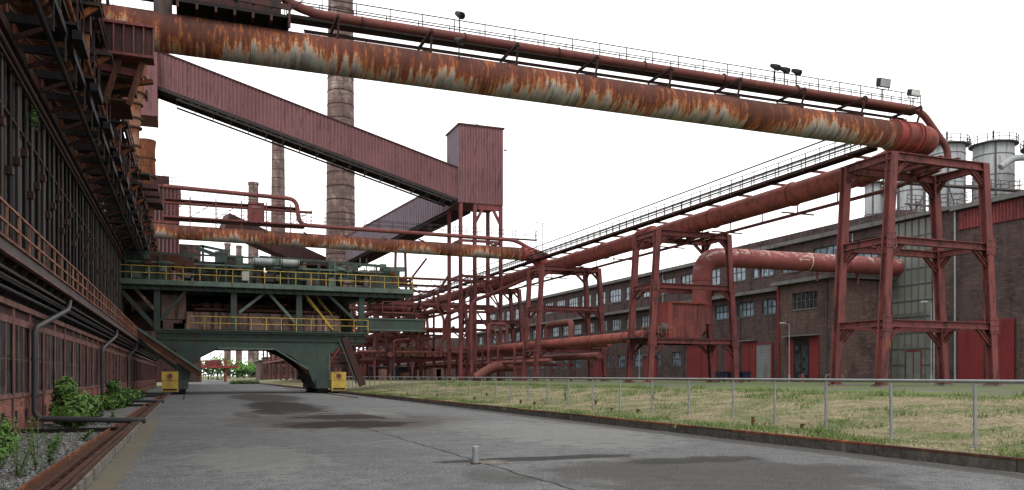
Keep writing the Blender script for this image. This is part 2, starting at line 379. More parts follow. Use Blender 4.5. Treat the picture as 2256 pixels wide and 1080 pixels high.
b=B('steel_post'); b.tube([(4.86,14.3,0),(4.86,14.3,.31)],.062,GALV,20); b.tube([(4.86,14.3,.31),(4.86,14.3,.325)],[.067,.05],GALV,20); b.tube([(4.86,14.3,.002),(4.86,14.3,.02)],.10,RUSTD,20); b.build()
b=B('manhole_cover')
for r0,r1,z,m in ((0,.27,.007,CONC),(.27,.30,.010,RUSTD),(.30,.36,.008,CONC)):
    i0=len(b.v); n=32
    for q in range(n):
        a=q/n*6.28318; b.v+=[(5.22+math.cos(a)*r1,14.45+math.sin(a)*r1,z),(5.22+math.cos(a)*r0,14.45+math.sin(a)*r0,z)]
    for q in range(n):
        q2=(q+1)%n; b.face([i0+2*q,i0+2*q2,i0+2*q2+1,i0+2*q+1] if r0>0 else [i0+2*q,i0+2*q2,i0+2*q+1],m)
b.build()

# ------------------------------------------------------------------ battery: lower wall (almost flush steel frame with glazing)
b=B('brick_base_wall'); XW=-4.6
b.box(XW-.5,XW,6,140,-.4,.98,BRICKL)
b.box(XW-.5,XW+.04,6,140,.98,1.08,PINKST)
bay=2.6; y=6.0; i=0
while y<140:
    b.box(XW-.1,XW+.045,y-.12,y+.12,-.3,3.5,PINKST)
    for q in range(3):
        ya=y+.14+q*.82
        b.box(XW-.3,XW-.016,ya,ya+.70,1.10,3.05,GLASSD)
        b.box(XW-.3,XW+.012,ya+.70,ya+.82,1.08,3.1,PINKST)
        b.box(XW-.016,XW-.006,ya+.34,ya+.365,1.10,3.05,GREYST)
        for zz in (1.08,2.05,3.02): b.box(XW-.016,XW-.006,ya,ya+.34,zz,zz+.035,GREYST); b.box(XW-.016,XW-.006,ya+.365,ya+.70,zz,zz+.035,GREYST)
        if (i+q)%2==0: b.box(XW+.0,XW+.012,ya+.15,ya+.55,.25,.6,BLACK)
    b.box(XW-.3,XW+.03,y+.12,y+bay-.12,3.05,3.25,PINKST); b.box(XW-.35,XW-.02,y+.12,y+bay-.12,3.25,3.5,DARKR)
    b.box(XW-.1,XW+.35,y-.3,y+.3,-.4,-.02,CONC)
    y+=bay; i+=1
b.box(XW-.5,XW+.10,6,140,3.5,3.66,PINKST)
b.box(XW-.6,XW-.2,6,140,3.66,4.7,BLACK)
for z,x in ((3.85,-4.35),(4.05,-4.3),(4.2,-4.45)): b.tube([(x,6,z),(x,140,z)],.05,DGREY,6)
b.build()

b=B('service_walkway')
b.box(-5.6,-4.02,6,140,4.58,4.66,DARK)
b.beam((-3.98,6,4.60),(-3.98,140,4.60),.09,.34,GREYST); b.beam((-3.93,6,4.44),(-3.93,140,4.44),.12,.04,PINKST); b.beam((-3.93,6,4.76),(-3.93,140,4.76),.10,.03,PINKST)
b.beam((-4.3,6,4.35),(-4.3,140,4.35),.14,.22,DARK)
for yy in np.arange(7,139,1.55):
    b.beam((-4.65,yy,3.75),(-4.02,yy,4.45),.08,.10,DARK); b.beam((-5.2,yy,4.46),(-4.03,yy,4.46),.10,.16,DARKR)
b.rail([(-3.98,6,4.77),(-3.98,140,4.77)],.86,1.5,ORR,.05,(1,.5))
b.beam((-4.02,6,4.85),(-4.02,140,4.85),.03,.12,RUST)
for z,x in ((4.2,-4.12),(4.1,-4.25),(4.25,-4.5)): b.tube([(x,6,z),(x,140,z)],.045,GREYST,6)
b.build()

for yy in (28.8,50,71,):
    b=B('drain_pipe')
    pts=fillet([(-4.0,yy+5.0,4.3),(-4.0,yy+4.6,3.95),(-4.35,yy,3.05),(-4.35,yy,.3),(-1.25,yy-.3,.19)],.3,5)
    b.tube(pts,.09,DGREY,12)
    for z in (1.0,2.1): b.tube([(-4.35,yy,z-.04),(-4.35,yy,z+.04)],.11,DGREY,12)
    b.tube([(-3.0,yy-.14,.253),(-2.9,yy-.145,.25)],.11,DGREY,12)
    b.beam((-4.4,yy-1.9,.03),(-1.8,yy-2.2,.05),.12,.12,BLACK)
    b.build()

# ------------------------------------------------------------------ coke oven battery front
b=B('coke_oven_battery'); XO=-5.7
b.box(XO-8,XO-.35,6,140,4.6,12.2,BLACK)
y=7.0; i=0
while y<139.5:
    b.ibeam((XO+.12,y,4.66),(XO+.12,y,12.0),.30,.36,DARK if i%4 else GREYST,up=(1,0,0),t=.05)
    b.box(XO-.30,XO-.1,y+.28,y+1.02,5.0,11.2,BLACK)
    b.box(XO-.1,XO-.02,y+.34,y+.42,5.0,11.2,DARKR); b.box(XO-.1,XO-.02,y+.88,y+.96,5.0,11.2,DARK)
    b.box(XO-.12,XO+.06,y+.55,y+.75,5.2,11.0,DARK)
    for zz in (5.6,7.4,9.2,10.6):
        b.box(XO-.08,XO+.16,y+.25,y+1.05,zz,zz+.18,DARKR if (i+int(zz))%3==0 else DARK)
    for zz in (6.5,8.3,10.0): b.box(XO-.05,XO+.10,y+.42,y+.88,zz,zz+.3,BLACK)
    b.tube([(XO+.42,y+.05,4.9),(XO+.42,y+.05,11.6)],.045,GREYST if i%2 else DARK,6)
    b.box(XO+.25,XO+.5,y-.1,y+.2,8.0+.6*(i%3),8.25+.6*(i%3),DARKR)
    y+=1.3; i+=1
for z,x,r in ((11.7,XO+.5,.10),(11.3,XO+.55,.06),(9.9,XO+.38,.05)): b.tube([(x,6,z),(x,140,z)],r,DARKR,8)
b.beam((XO+.25,6,12.2),(XO+.25,140,12.2),.7,.35,DARKR)
b.box(XO-8,XO+.1,6,140,12.4,12.6,BLACK)
b.build()

b=B('gas_collecting_main')
XM=-4.95
b.tube([(XM,8,14.4),(XM,140,14.4)],.72,ORANGE,18)
y=8.0; i=0
while y<139:
    ring(b,(XM,y,14.4),(0,1,0),.80,.12,RUSTD,18)
    ring(b,(XM,y+.5,14.4),(0,1,0),.77,.22,ORANGE if i%2 else RUST,18)
    if i%3==0: ring(b,(XM,y+.85,14.4),(0,1,0),.76,.1,CONCP,18)
    pts=fillet([(XO-.7,y+.65,12.5),(XO-.7,y+.65,15.9),(XM+.05,y+.65,15.9),(XM+.05,y+.65,14.9)],.7,6)
    b.tube(pts,.26,RUST if i%3 else ORANGE,10)
    y+=1.3; i+=1
b.build()
b=B('battery_gantry')
y=9.0;i=0
while y<138:
    b.beam((XO-.2,y,12.75),(-3.75,y,12.75),.16,.28,BLACK); b.beam((XO+.3,y,12.0),(-4.0,y,12.65),.12,.14,DARKR)
    b.beam((-3.85,y,12.75),(-3.85,y,16.6),.14,.14,DARK)
    b.beam((-6.6,y,16.6),(-3.6,y,16.6),.18,.28,DARKR)
    b.beam((-3.9,y,15.2),(-4.9,y,16.5),.1,.1,RUSTD)
    b.beam((-3.65,y+.1,12.7),(-3.65,y+.1,11.6),.05,.05,DARK)
    if i%2==0:
        b.box(-5.2,-3.35,y+.4,y+2.1,12.95,13.03,DARK); b.box(-3.5,-3.2,y+.4,y+2.2,12.5,12.8,BLACK)
        b.beam((-3.35,y+.4,13.0),(-3.35,y+.4,14.0),.05,.05,DARKR); b.beam((-3.35,y+2.1,13.0),(-3.35,y+2.1,14.0),.05,.05,DARKR); b.beam((-3.35,y+.4,14.0),(-3.35,y+2.1,14.0),.05,.05,DARKR)
        b.box(-4.7,-3.1,y-.25,y+.9,15.5,15.62,DARK)
        b.beam((-3.2,y,15.6),(-4.4,y,14.6),.14,.2,RUST)
    if i%3==1:
        b.box(-3.95,-3.55,y+.9,y+1.6,14.9,15.7,DARKR); b.tube([(-3.7,y+1.2,13.1),(-3.7,y+1.2,15.0)],.12,RUST,8)
    y+=2.6; i+=1
for x,z,m in ((-3.7,12.6,BLACK),(-3.6,16.75,DARKR),(-6.4,16.75,DARK),(-3.9,14.0,DARKR)): b.beam((x,8,z),(x,138,z),.16,.24,m)
b.tube([(-3.55,8,13.4),(-3.55,138,13.4)],.09,RUST,8); b.tube([(-3.6,8,17.1),(-3.6,138,17.1)],.12,DARKR,8); b.tube([(-4.1,8,12.35),(-4.1,138,12.35)],.10,DARK,8)
b.box(-7,-3.8,8,138,16.85,16.93,BLACK)
b.rail([(-3.6,38,16.95),(-3.6,138,16.95)],1.1,1.6,RUSTD,.05,(1,.5))
for yy in (39.5,41,43,44.5,47.5,49):
    b.beam((-7,yy,U(18,19.8)),(-2.2-U(0,1.5),yy,U(18.4,19.9)),.22,.32,BLACK if R()<.5 else DARKR)
for q in range(26):
    yy=U(38,50); x=U(-6.5,-3.6); z=U(17,20.5)
    b.beam((x,yy,z),(x+U(-.3,.3),yy+U(.5,3),z+U(-.2,.3)),.12,.2,random.choice([BLACK,DARKR,DARK]))
    b.beam((x,yy,16.9),(x,yy,21),.14,.14,random.choice([BLACK,DARKR]))
b.box(-7.5,-4.5,44,52,19.9,22,BLACK)
b.build()

b=B('ribbed_support_girder')
b.box(-5.0,-1.55,42.2,42.5,16.45,17.75,DARKR)
b.box(-5.0,-1.5,42.0,43.0,16.33,16.45,RED); b.box(-5.0,-1.5,42.0,43.0,17.75,17.87,RED)
for x in np.arange(-4.9,-1.5,.42): b.box(x,x+.06,42.05,42.2,16.45,17.75,RED)
b.box(-6,-2.2,43,48,17.6,17.8,DARKR)
for x0 in (-5.4,-3.6,-2.6):
    b.beam((x0,42.6,14.2),(x0+.6,42.6,16.3),.2,.24,RUSTD); b.beam((x0-1,44,15.4),(x0+1,44,15.9),.3,.2,RUST)
b.box(-6,-2.4,43,46,15.6,15.75,DARKR); b.box(-6,-2.6,43,46,14.5,14.6,RUSTD)
b.beam((-6,43,16.2),(-2.0,43,15.8),.3,.35,RED)
b.build()

b=B('pipe_head_platform')
b.box(-.5,5.0,44.6,47.8,20.25,20.4,BLACK)
for x in np.arange(-.5,5.1,.9):
    b.beam((x,44.5,20.1),(x,47.9,20.1),.12,.3,DARKR); b.beam((x,44.6,20.4),(x,44.6,21.6),.06,.06,DARKR)
    b.beam((x,44.6,20.6),(x+.9,44.6,21.5),.05,.05,DARK)
b.beam((-3,44.5,21.0),(5,44.5,20.75),.1,.3,DARKR); b.beam((-4,44.6,21.6),(5,44.6,21.6),.08,.08,DARKR)
b.beam((4.9,44.5,19.7),(4.9,44.5,23),.12,.12,DARKR)
b.box(1,4.6,45.6,47.5,20.4,23,DARKR)
b.tube([(-4,46,20.9),(4.5,46,20.9)],.3,DARKR,12); b.tube([(-1.2,45.6,19.6),(-1.2,45.6,21.6)],.45,GREYST,14)
b.build()

def crosspipe(Y,z0,z1,x1,r):
    b=B('rusty_gas_pipe')
    n=50; pts=[(-7+(x1+7)*i/n,Y,z0+(z1-z0)*i/n) for i in range(n+1)]
    b.tube(pts,r,RPIPE,32)
    for x in np.arange(3,x1,6.1):
        z=z0+(z1-z0)*(x+7)/(x1+7); ring(b,(x,Y,z),(1,0,0),r+.015,.035,RUST,32)
    return b
b=crosspipe(45.8,19.05,18.9,47,.97)
b.tube([(47,45.8,18.9),(49.2,45.8,18.9)],.985,RED2,28)
for x in (47.1,47.9,49.0,49.3): ring(b,(x,45.8,18.9),(1,0,0),1.13,.10,RED2,28)
for x in np.arange(7.5,50,5.2):
    b.beam((x,45.2,19.75),(x,47.9,20.75),.12,.22,DARKR); b.beam((x,46.9,19.2),(x,47.9,20.8),.1,.12,DARKR); b.beam((x,45.0,20.95),(x,47.9,20.95),.14,.16,DARKR); b.beam((x+.05,45.0,20.9),(x+.05,45.5,19.8),.10,.12,DARKR)
b.build()
b=B('upper_small_pipe')
b.tube(fillet([(4.4,46.2,26),(4.4,46.2,22.0),(6.2,46.2,21.35),(50.3,46.2,21.2),(53.0,46.2,18.6),(53.0,46.2,17.5)],1.0,6),.25,REDPIPE,16)
for x in np.arange(9,50,6.0): ring(b,(x,46.2,21.3),(1,0,0),.31,.07,DARKR,16)
b.build()
b=B('pipe_catwalk')
b.box(5,51,46.85,47.75,21.28,21.34,DARKR); b.beam((5,46.8,21.3),(51,46.8,21.3),.06,.2,DARK)
b.rail([(5,46.82,21.4),(51,46.82,21.4)],1.15,1.9,DARK,.05,(1,.52)); b.rail([(5,47.75,21.4),(51,47.75,21.4)],1.15,1.9,DARK,.045,(1,))
b.tube([(6,47.2,20.7),(50,47.2,20.7)],.07,DARKR,8); b.tube([(6,47.5,20.9),(50,47.5,20.9)],.06,DARK,8)
b.build()
def flood(x,y,z,w=.7,h=.5):
    b=B('floodlight')
    b.beam((x,y,z-1.1),(x,y,z),.06,.06,DARK)
    b.beam((x-w/2,y,z),(x+w/2,y,z),.06,.06,DARK); b.beam((x-w/2-.03,y,z),(x-w/2-.03,y,z+h*.6),.04,.06,DARK); b.beam((x+w/2+.03,y,z),(x+w/2+.03,y,z+h*.6),.04,.06,DARK)
    b.hexa([(x-w/2,y-.2,z+.08),(x+w/2,y-.2,z+.08),(x+w/2,y+.15,z+.2),(x-w/2,y+.15,z+.2),(x-w/2,y-.28,z+h),(x+w/2,y-.28,z+h),(x+w/2,y+.1,z+h+.1),(x-w/2,y+.1,z+h+.1)],DARK)
    b.hexa([(x-w/2+.05,y-.23,z+.13),(x+w/2-.05,y-.23,z+.13),(x+w/2-.05,y-.2,z+.13),(x-w/2+.05,y-.2,z+.13),(x-w/2+.05,y-.30,z+h-.05),(x+w/2-.05,y-.30,z+h-.05),(x+w/2-.05,y-.27,z+h-.05),(x-w/2+.05,y-.27,z+h-.05)],LENS)
    b.build()
flood(47.0,46.5,22.4,1.0,.7); flood(49.9,46.5,22.1,.9,.55)
def spot(x,y,z):
    b=B('spotlight'); b.beam((x,y,z-.8),(x,y,z+.1),.06,.06,DARK); b.tube([(x-.1,y+.25,z+.42),(x,y-.1,z+.2),(x+.05,y-.35,z+.05)],[.13,.2,.21],BLACK,14)
    b.tube([(x+.05,y-.352,z+.05),(x+.052,y-.37,z+.04)],.17,GLASSD,14); b.build()
spot(37.4,46.5,22.5); spot(38.2,46.5,22.4); spot(39.2,46.5,22.4); spot(14.8,46.5,22.5); spot(14.2,44.7,20.2)

# ------------------------------------------------------------------ Y pipeline on trestles
b=B('gas_pipeline')
pts=fillet([(49.2,45.8,18.9),(50.6,45.8,18.9),(50.3,49.5,17.9),(50.3,56,17.8)],1.6,8)
pts+= [Vector((50.3,y,17.8)) for y in np.arange(60,230,5.0)]
b.tube(pts,.98,LINE,28)
for yy in (48.6,52,60,72,84,96,104,112.5,119,130,150,170,190): ring(b,(50.3,yy,17.8 if yy>50 else 18.0),(0,1,0),1.08,.16,RED2,24)
b.tube([(50.3,84,17.8),(50.3,86.5,17.8)],1.25,RED2,24)
b.build()
b=B('pipeline_catwalk')
b.box(48.0,49.0,49,215,18.95,19.02,DARKR)
for x in (48.0,49.0): b.rail([(x,49,19.02),(x,215,19.02)],1.15,1.7,DARK,.055,(1,.5)); b.beam((x,49,18.9),(x,215,18.9),.07,.22,DARKR)
for yy in np.arange(51,215,5): b.beam((47.9,yy,18.8),(50.4,yy,18.8),.12,.2,RED); b.beam((51.6,yy,16.2),(51.6,yy,18),.08,.08,RED)
b.tube([(47.7,49,19.3),(47.7,215,19.3)],.08,GREYST,6); b.tube([(47.7,49,19.6),(47.7,215,19.6)],.07,DARK,6); b.tube([(47.6,49,20.5),(47.6,215,20.5)],.07,DARK,6)
b.tube(fillet([(52,46,16.9),(51.7,50,16.35),(51.7,215,16.35)],.6),.16,RED,10)
for yy in np.arange(60,200,10.5): b.beam((49,yy,16.1),(52.6,yy,16.1),.12,.12,RED)
b.build()

def trestle(Yn,Xa=43.9,Xb=54.5,top=16.9,dy=4.25,s=.56,g=.84):
    b=B('support_trestle'); tp=1.0
    def P(i,j,z):
        f=(z-g)/(top-g); x=(Xa+tp*f) if i==0 else (Xb-tp*f); return Vector((x,Yn+dy*j,z))
    for i in (0,1):
        for j in (0,1):
            b.ibeam(P(i,j,g),P(i,j,top),s,s,RED,up=(0,1,0),t=.07); p=P(i,j,g); b.box(p.x-.5,p.x+.5,p.y-.5,p.y+.5,g-.3,g+.12,CONC)
            b.box(p.x-.4,p.x+.4,p.y-.4,p.y+.4,g+.12,g+.18,RED)
    for z in (5.2,10.9,top-.25):
        h=.52 if z<top-1 else .58
        for j in (0,1):
            b.ibeam(P(0,j,z)+Vector((.0,0,0)),P(1,j,z),.40,h,RED,t=.06)
            for i,sg in ((0,1),(1,-1)):
                p=P(i,j,z); a=P(i,j,z-1.35); b.ibeam(a+Vector((sg*.15,0,0)),p+Vector((sg*1.35,0,-.2)),.26,.26,RED,t=.04)
        for i in (0,1):
            b.ibeam(P(i,0,z+.02),P(i,1,z+.02),.38,h*.95,RED,t=.06)
            for j,sg in ((0,1),(1,-1)):
                p=P(i,j,z); a=P(i,j,z-1.0); b.ibeam(a+Vector((0,sg*.15,0)),p+Vector((0,sg*1.0,-.2)),.24,.24,RED,t=.04)
    for z in (5.2,10.9):
        for i in (0,1):
            p=P(i,0,z); b.box(p.x-.42,p.x+.42,p.y-.33,p.y-.295,z-.55,z+.55,RED)
            for dx in (-.3,0,.3):
                for dz in (-.4,0,.4): b.box(p.x+dx-.04,p.x+dx+.04,p.y-.36,p.y-.33,z+dz-.04,z+dz+.04,DARKR)
    b.ibeam(P(0,0,top+.02)+Vector((4.6,0,0)),P(0,1,top+.02)+Vector((4.6,0,0)),.4,.4,RED); b.ibeam(P(0,0,top+.02)+Vector((6.2,0,0)),P(0,1,top+.02)+Vector((6.2,0,0)),.4,.4,RED)
    return b.build()
trestle(43.6)
for y in (74.1,104,134,164,194): trestle(y,dy=4.3,top=16.6)

b=crosspipe(116.6,20.3,20.0,47,.95)
b.tube(fillet([(47,116.6,20),(48.8,116.6,19.9),(50.3,114.6,17.9)],1.0),1.0,RED2,24)
ring(b,(47.1,116.6,20),(1,0,0),1.15,.15,RED2,24); ring(b,(48,116.6,20),(1,0,0),1.12,.12,RED2,24)
for x in np.arange(4,47,5.5): b.beam((x,115.7,20.9),(x,118.6,21.6),.12,.2,DARKR)
b.build()
b=B('upper_small_pipe')
b.tube(fillet([(-3,116.9,26.2),(13.8,116.9,25.8),(14.2,116.9,22.3),(46,116.9,22.1),(48.5,116.9,20.9),(49.5,113,19.5)],1.2),.3,REDPIPE,14)
b.tube([(-3,117.4,24.2),(16,117.4,24.2)],.2,REDPIPE,10)
b.build()
b=B('pipe_catwalk')
b.box(-3,50,117.3,118.4,22.4,22.48,DARKR); b.rail([(14,117.3,22.5),(50,117.3,22.5)],1.2,1.9,DARK,.06,(1,.5)); b.rail([(14,118.4,22.5),(50,118.4,22.5)],1.2,1.9,DARK,.06,(1,.5))
b.box(-3,15,116,119,22.1,22.3,RED); b.box(-3,14,117,119,24.6,24.7,RED)
b.rail([(-3,116,22.3),(15,116,22.3)],1.2,1.7,RED,.06,(1,.5)); b.rail([(-3,116.9,24.7),(12,116.9,24.7)],1.2,1.7,RED,.06,(1,.5))
for x in np.arange(-3,14,3.2): b.beam((x,116.5,21),(x,116.5,25),.14,.14,RED); b.beam((x,117,22.4),(x+3,117,24.5),.08,.08,RED)
b.box(7.5,9.6,117,119,22.3,25.0,RED); b.box(8.0,9.1,116.93,117,24.2,24.5,PINKST)
b.beam((49.5,117,19),(49.5,117,25),.09,.09,DARKR);b.beam((50.6,117,19),(50.6,117,25),.09,.09,DARKR);b.beam((49.5,117,25),(50.6,117,25),.09,.09,DARKR)
b.build()

b=B('red_duct')
b.tube(fillet([(52.2,77,7.2),(52.2,77,14.6),(71,77,14.75),(80.2,77,14.75)],2.4,10),1.05,SCUFF,28)
for x in (56.5,58,66.5,72): ring(b,(x,77,14.72),(1,0,0),1.075,.12,CREAM if x==66.5 else RED2,28)
ring(b,(52.2,77,12.0),(0,0,1),1.12,.14,RED2,24); ring(b,(52.2,77,9.2),(0,0,1),1.12,.14,RED2,24)
b.box(64.5,66.0,75.925,75.955,14.76,14.84,CREAM)
b.beam((64.45,75.94,14.80),(64.8,75.94,15.0),.03,.07,CREAM); b.beam((64.45,75.94,14.80),(64.8,75.94,14.6),.03,.07,CREAM)
b.rail([(54,77.0,15.8),(79,77.0,15.8)],.6,1.2,DARKR,.04,(1,))
for x in (60,68,74): b.beam((x,77,13.7),(x,77,12.6),.2,.2,RED)
b.build()
b=B('fan_housing')
b.poly([(46.8,5.6),(50.6,5.6),(51.3,6.6),(51.3,8.6),(50.6,9.2),(46.8,9.2)],'y',74.9,77.3,RED)
b.box(46.6,51.5,74.7,77.5,9.2,9.35,RED2); b.box(46.6,47,74.7,77.5,5.5,9.2,RED2)
for x in (47.8,48.8,49.8): b.box(x,x+.08,74.83,74.9,5.7,9.1,RED2)
b.tube([(50.4,77,6.7),(52.2,77,6.9)],.9,RED,18)
b.box(42.5,52.5,74.4,78.2,5.46,5.56,DARKR); b.rail([(43.2,74.3,5.56),(47,74.3,5.56)],1.1,1,ORR,.04)
b.tube([(44.2,75.2,6.1),(45.8,75.2,6.1)],.35,DARKR,12); b.box(44,46.2,74.9,75.6,5.56,5.8,DARK)
b.tube([(45.9,75.2,6.6),(46.6,75.2,6.6)],.5,GREYST,14)
b.build()

b=B('low_gas_pipe')
b.tube([(45.6,78,5.9)]+[(45.6,y,5.9) for y in range(85,215,6)],.6,LINE,20)
for yy in range(82,210,8): ring(b,(45.6,yy,5.9),(0,1,0),.68,.1,RED,18)
b.tube([(47.4,100,6.0),(47.4,215,6.0)],.4,REDPIPE,14); b.tube([(49.5,96,4.2),(49.5,215,4.2)],.45,REDPIPE,14)
b.tube([(44.4,100,3.6),(44.4,215,3.6)],.3,REDPIPE,12); b.tube([(52,98,5.9),(52,215,5.9)],.4,LINE,14)
b.tube(fillet([(47.4,102,6.0),(47.4,100,6.0),(47.4,100,8.8),(47.4,108,8.8),(47.4,108,6)],.8),.4,REDPIPE,14)
b.tube(fillet([(40,118,1.2),(43,118,3.0),(47,118,3.0),(47,118,1.0)],1.2),.75,REDPIPE,18)
for yy in range(112,210,7): b.beam((43.5,yy,3.2),(53.5,yy,3.2),.25,.3,RED); b.beam((44,yy,.8),(44,yy,6),.25,.25,RED); b.beam((53,yy,.8),(53,yy,6),.25,.25,RED)
b.build()
b=B('vertical_riser_pipe'); b.tube(fillet([(40.5,121,2),(40.5,121,13),(43.5,121,14.2),(49.5,118,17)],1.0),.28,RED,12)
b.tube(fillet([(42.5,119,1),(42.5,119,9.5),(45.5,119,9.5),(45.5,119,6.2)],.8),.22,RED,12); b.build()

for (x0,x1,y0,y1) in ((29,42,138,196),(16,27,150,200)):
    b=B('pipe_rack')
    for yy in np.arange(y0,y1+1,9.5):
        for x in (x0,(x0+x1)/2,x1): b.ibeam((x,yy,.8),(x,yy,17.5),.35,.4,RED)
        for z in (4.5,8.5,12.5,17): b.beam((x0,yy,z),(x1,yy,z),.25,.4,RED)
        for z in (4.5,12.5): b.beam((x0,yy,z),((x0+x1)/2,yy,z+4),.15,.18,RED); b.beam((x1,yy,z),((x0+x1)/2,yy,z+4),.15,.18,RED)
    for z in (4.5,8.5,12.5,17):
        b.beam((x0,y0,z),(x0,y1,z),.25,.35,RED); b.beam((x1,y0,z),(x1,y1,z),.25,.35,RED)
        for q in range(4): 
            x=U(x0+.6,x1-.6); b.tube([(x,y0-2,z+.6),(x,y1,z+.6)],U(.2,.5),random.choice([REDPIPE,LINE,RED]),12)
        b.tube([(x0-3,y0-.8,z+1.1),(x1+8,y0-.8,z+1.1)],U(.2,.4),REDPIPE,12)
        b.rail([(x0,y0-.5,z+.2),(x1,y0-.5,z+.2)],1.1,1.6,DARKR,.06)
    for q in range(14):
        x=U(x0,x1); z=U(1,16); b.tube(fillet([(x,y0-1.4,z),(x,y0-1.4,z+U(2,5)),(x+U(-3,3),y0-1.4,z+U(5,6))],.6),U(.1,.3),random.choice([REDPIPE,RED,DARKR]),10)
        x=U(x0,x1-2); z=random.choice([4.8,8.8,12.8,.9]); b.box(x,x+U(.8,2.2),y0-1,y0+1.5,z,z+U(.8,2.4),random.choice([RED,DARKR,RUSTD,PINKST]))
    b.build()

# ------------------------------------------------------------------ conveyor bridge + transfer tower
b=B('conveyor_bridge')
ya,yb=122.6,126.6
def cz(x): return 33.6+(45.6-33.6)*(38.8-x)/42.6
xl=-4.5; xr=38.9; H=4.7
for (yy0,yy1) in ((ya,ya+.12),(yb-.12,yb)):
    P=[(xl,yy0,cz(xl)-H),(xr,yy0,cz(xr)-H),(xr,yy1,cz(xr)-H),(xl,yy1,cz(xl)-H),(xl,yy0,cz(xl)),(xr,yy0,cz(xr)),(xr,yy1,cz(xr)),(xl,yy1,cz(xl))]
    b.hexa(P,CLAD)
b.hexa([(xl,ya-.2,cz(xl)),(xr,ya-.2,cz(xr)),(xr,yb+.2,cz(xr)),(xl,yb+.2,cz(xl)),(xl,ya-.2,cz(xl)+.2),(xr,ya-.2,cz(xr)+.2),(xr,yb+.2,cz(xr)+.2),(xl,yb+.2,cz(xl)+.2)],DARKR)
b.hexa([(xl,ya+.12,cz(xl)-H-.02),(xr,ya+.12,cz(xr)-H-.02),(xr,yb-.12,cz(xr)-H-.02),(xl,yb-.12,cz(xl)-H-.02),(xl,ya+.12,cz(xl)-H+.1),(xr,ya+.12,cz(xr)-H+.1),(xr,yb-.12,cz(xr)-H+.1),(xl,yb-.12,cz(xl)-H+.1)],DARK)
x=xl
while x<xr-.3:
    x2=x+.22
    b.hexa([(x,ya-.11,cz(x)-H+.02),(x2,ya-.11,cz(x2)-H+.02),(x2,ya,cz(x2)-H+.02),(x,ya,cz(x)-H+.02),(x,ya-.11,cz(x)-.02),(x2,ya-.11,cz(x2)-.02),(x2,ya,cz(x2)-.02),(x,ya,cz(x)-.02)],CLAD); x+=.5
for yy in (ya+.05,yb-.05):
    b.beam((xl,yy,cz(xl)-H-.25),(xr,yy,cz(xr)-H-.25),.3,.4,DARK); b.beam((xl+3,yy,cz(xl+3)-H-.85),(xr-1,yy,cz(xr-1)-H-.7),.2,.22,DARK)
x=xl+3
while x<xr-2:
    b.beam((x,ya,cz(x)-H-.3),(x,yb,cz(x)-H-.3),.16,.3,GREYST)
    b.beam((x,ya+.05,cz(x)-H-.85),(x+1.2,ya+.05,cz(x+1.2)-H-.2),.14,.14,DARK); b.beam((x+1.2,ya+.05,cz(x+1.2)-H-.2),(x+2.4,ya+.05,cz(x+2.4)-H-.85),.14,.14,DARK)
    b.beam((x,ya,cz(x)-H-.3),(x+2.4,yb,cz(x+2.4)-H-.3),.1,.1,GREYST); b.beam((x,ya+.05,cz(x)-H-.85),(x,yb-.05,cz(x)-H-.85),.1,.14,DARK)
    x+=2.4
b.box(-8.5,-3.9,121.5,127.2,36.5,45.9,CLAD)
b.build()
b=B('transfer_tower')
X0,X1,Y0,Y1,Z0,Z1=38.8,46.0,122,128.6,28.3,40.2
b.hexa([(X0,Y0,Z0),(X1,Y0,Z0),(X1,Y1,Z0),(X0,Y1,Z0),(X0,Y0,Z1),(X1,Y0,Z1-.0),(X1,Y1,Z1),(X0,Y1,Z1)],CLAD)
x=X0+.1
while x<X1-.2: b.box(x,x+.2,Y0-.11,Y0,Z0+.02,Z1-.02,CLAD); x+=.45
y=Y0+.1
while y<Y1-.2: b.box(X0-.09,X0,y,y+.2,Z0+.02,Z1-.02,CLADB); y+=.45
b.box(X0-.2,X1+.2,Y0-.2,Y1+.2,Z1,Z1+.25,DARKR); b.box(X0+3,X0+3.5,Y0+1,Y0+1.5,Z1+.25,Z1+.7,DARK); b.tube([(X1+.1,Y0,37),(X1+.6,Y0,37)],.12,DARK,8)
for x in (X0+.3,X0+2.6,X1-.3):
    for y in (Y0+.3,Y1-.3):
        if x==X0+2.6 and y>Y0+1: continue
        b.ibeam((x,y,.8),(x,y,Z0),.5,.55,RED)
for z in (6,12,17,22.5):
    for y in (Y0+.3,Y1-.3):
        b.beam((X0+.3,y,z),(X1-.3,y,z),.3,.4,RED)
    for x in (X0+.3,X1-.3): b.beam((x,Y0+.3,z),(x,Y1-.3,z),.3,.4,RED)
for z0,z1 in ((6,12),(12,17)):
    b.beam((X0+.3,Y0+.3,z0),(X0+2.6,Y0+.3,z1),.2,.2,RED); b.beam((X0+2.6,Y0+.3,z1),(X1-.3,Y0+.3,z0),.2,.2,RED); b.beam((X1-.3,Y0+.3,z0),(X1-.3,Y1-.3,z1),.2,.2,RED)
for x,sg in ((X0+2.6,1),(X1-.3,-1)):
    b.beam((x,Y0+.3,25.2),(x+sg*1.5,Y0+.3,28),.35,.4,RED)
b.box(X0+2.4,X1-.1,Y0+.1,Y0+.5,27.4,28.3,RED)
b.build()
b=B('inclined_gallery')
P0=Vector((41.5,129,31.0)); P1=Vector((27.5,165,24.5))
b.beam(P0,P1,4.2,4.6,CLADB); b.beam(P0+Vector((0,0,-2.5)),P1+Vector((0,0,-2.5)),3.6,.5,DARK)
b.beam(P0+Vector((0,0,2.4)),P1+Vector((0,0,2.4)),4.5,.2,CLAD)
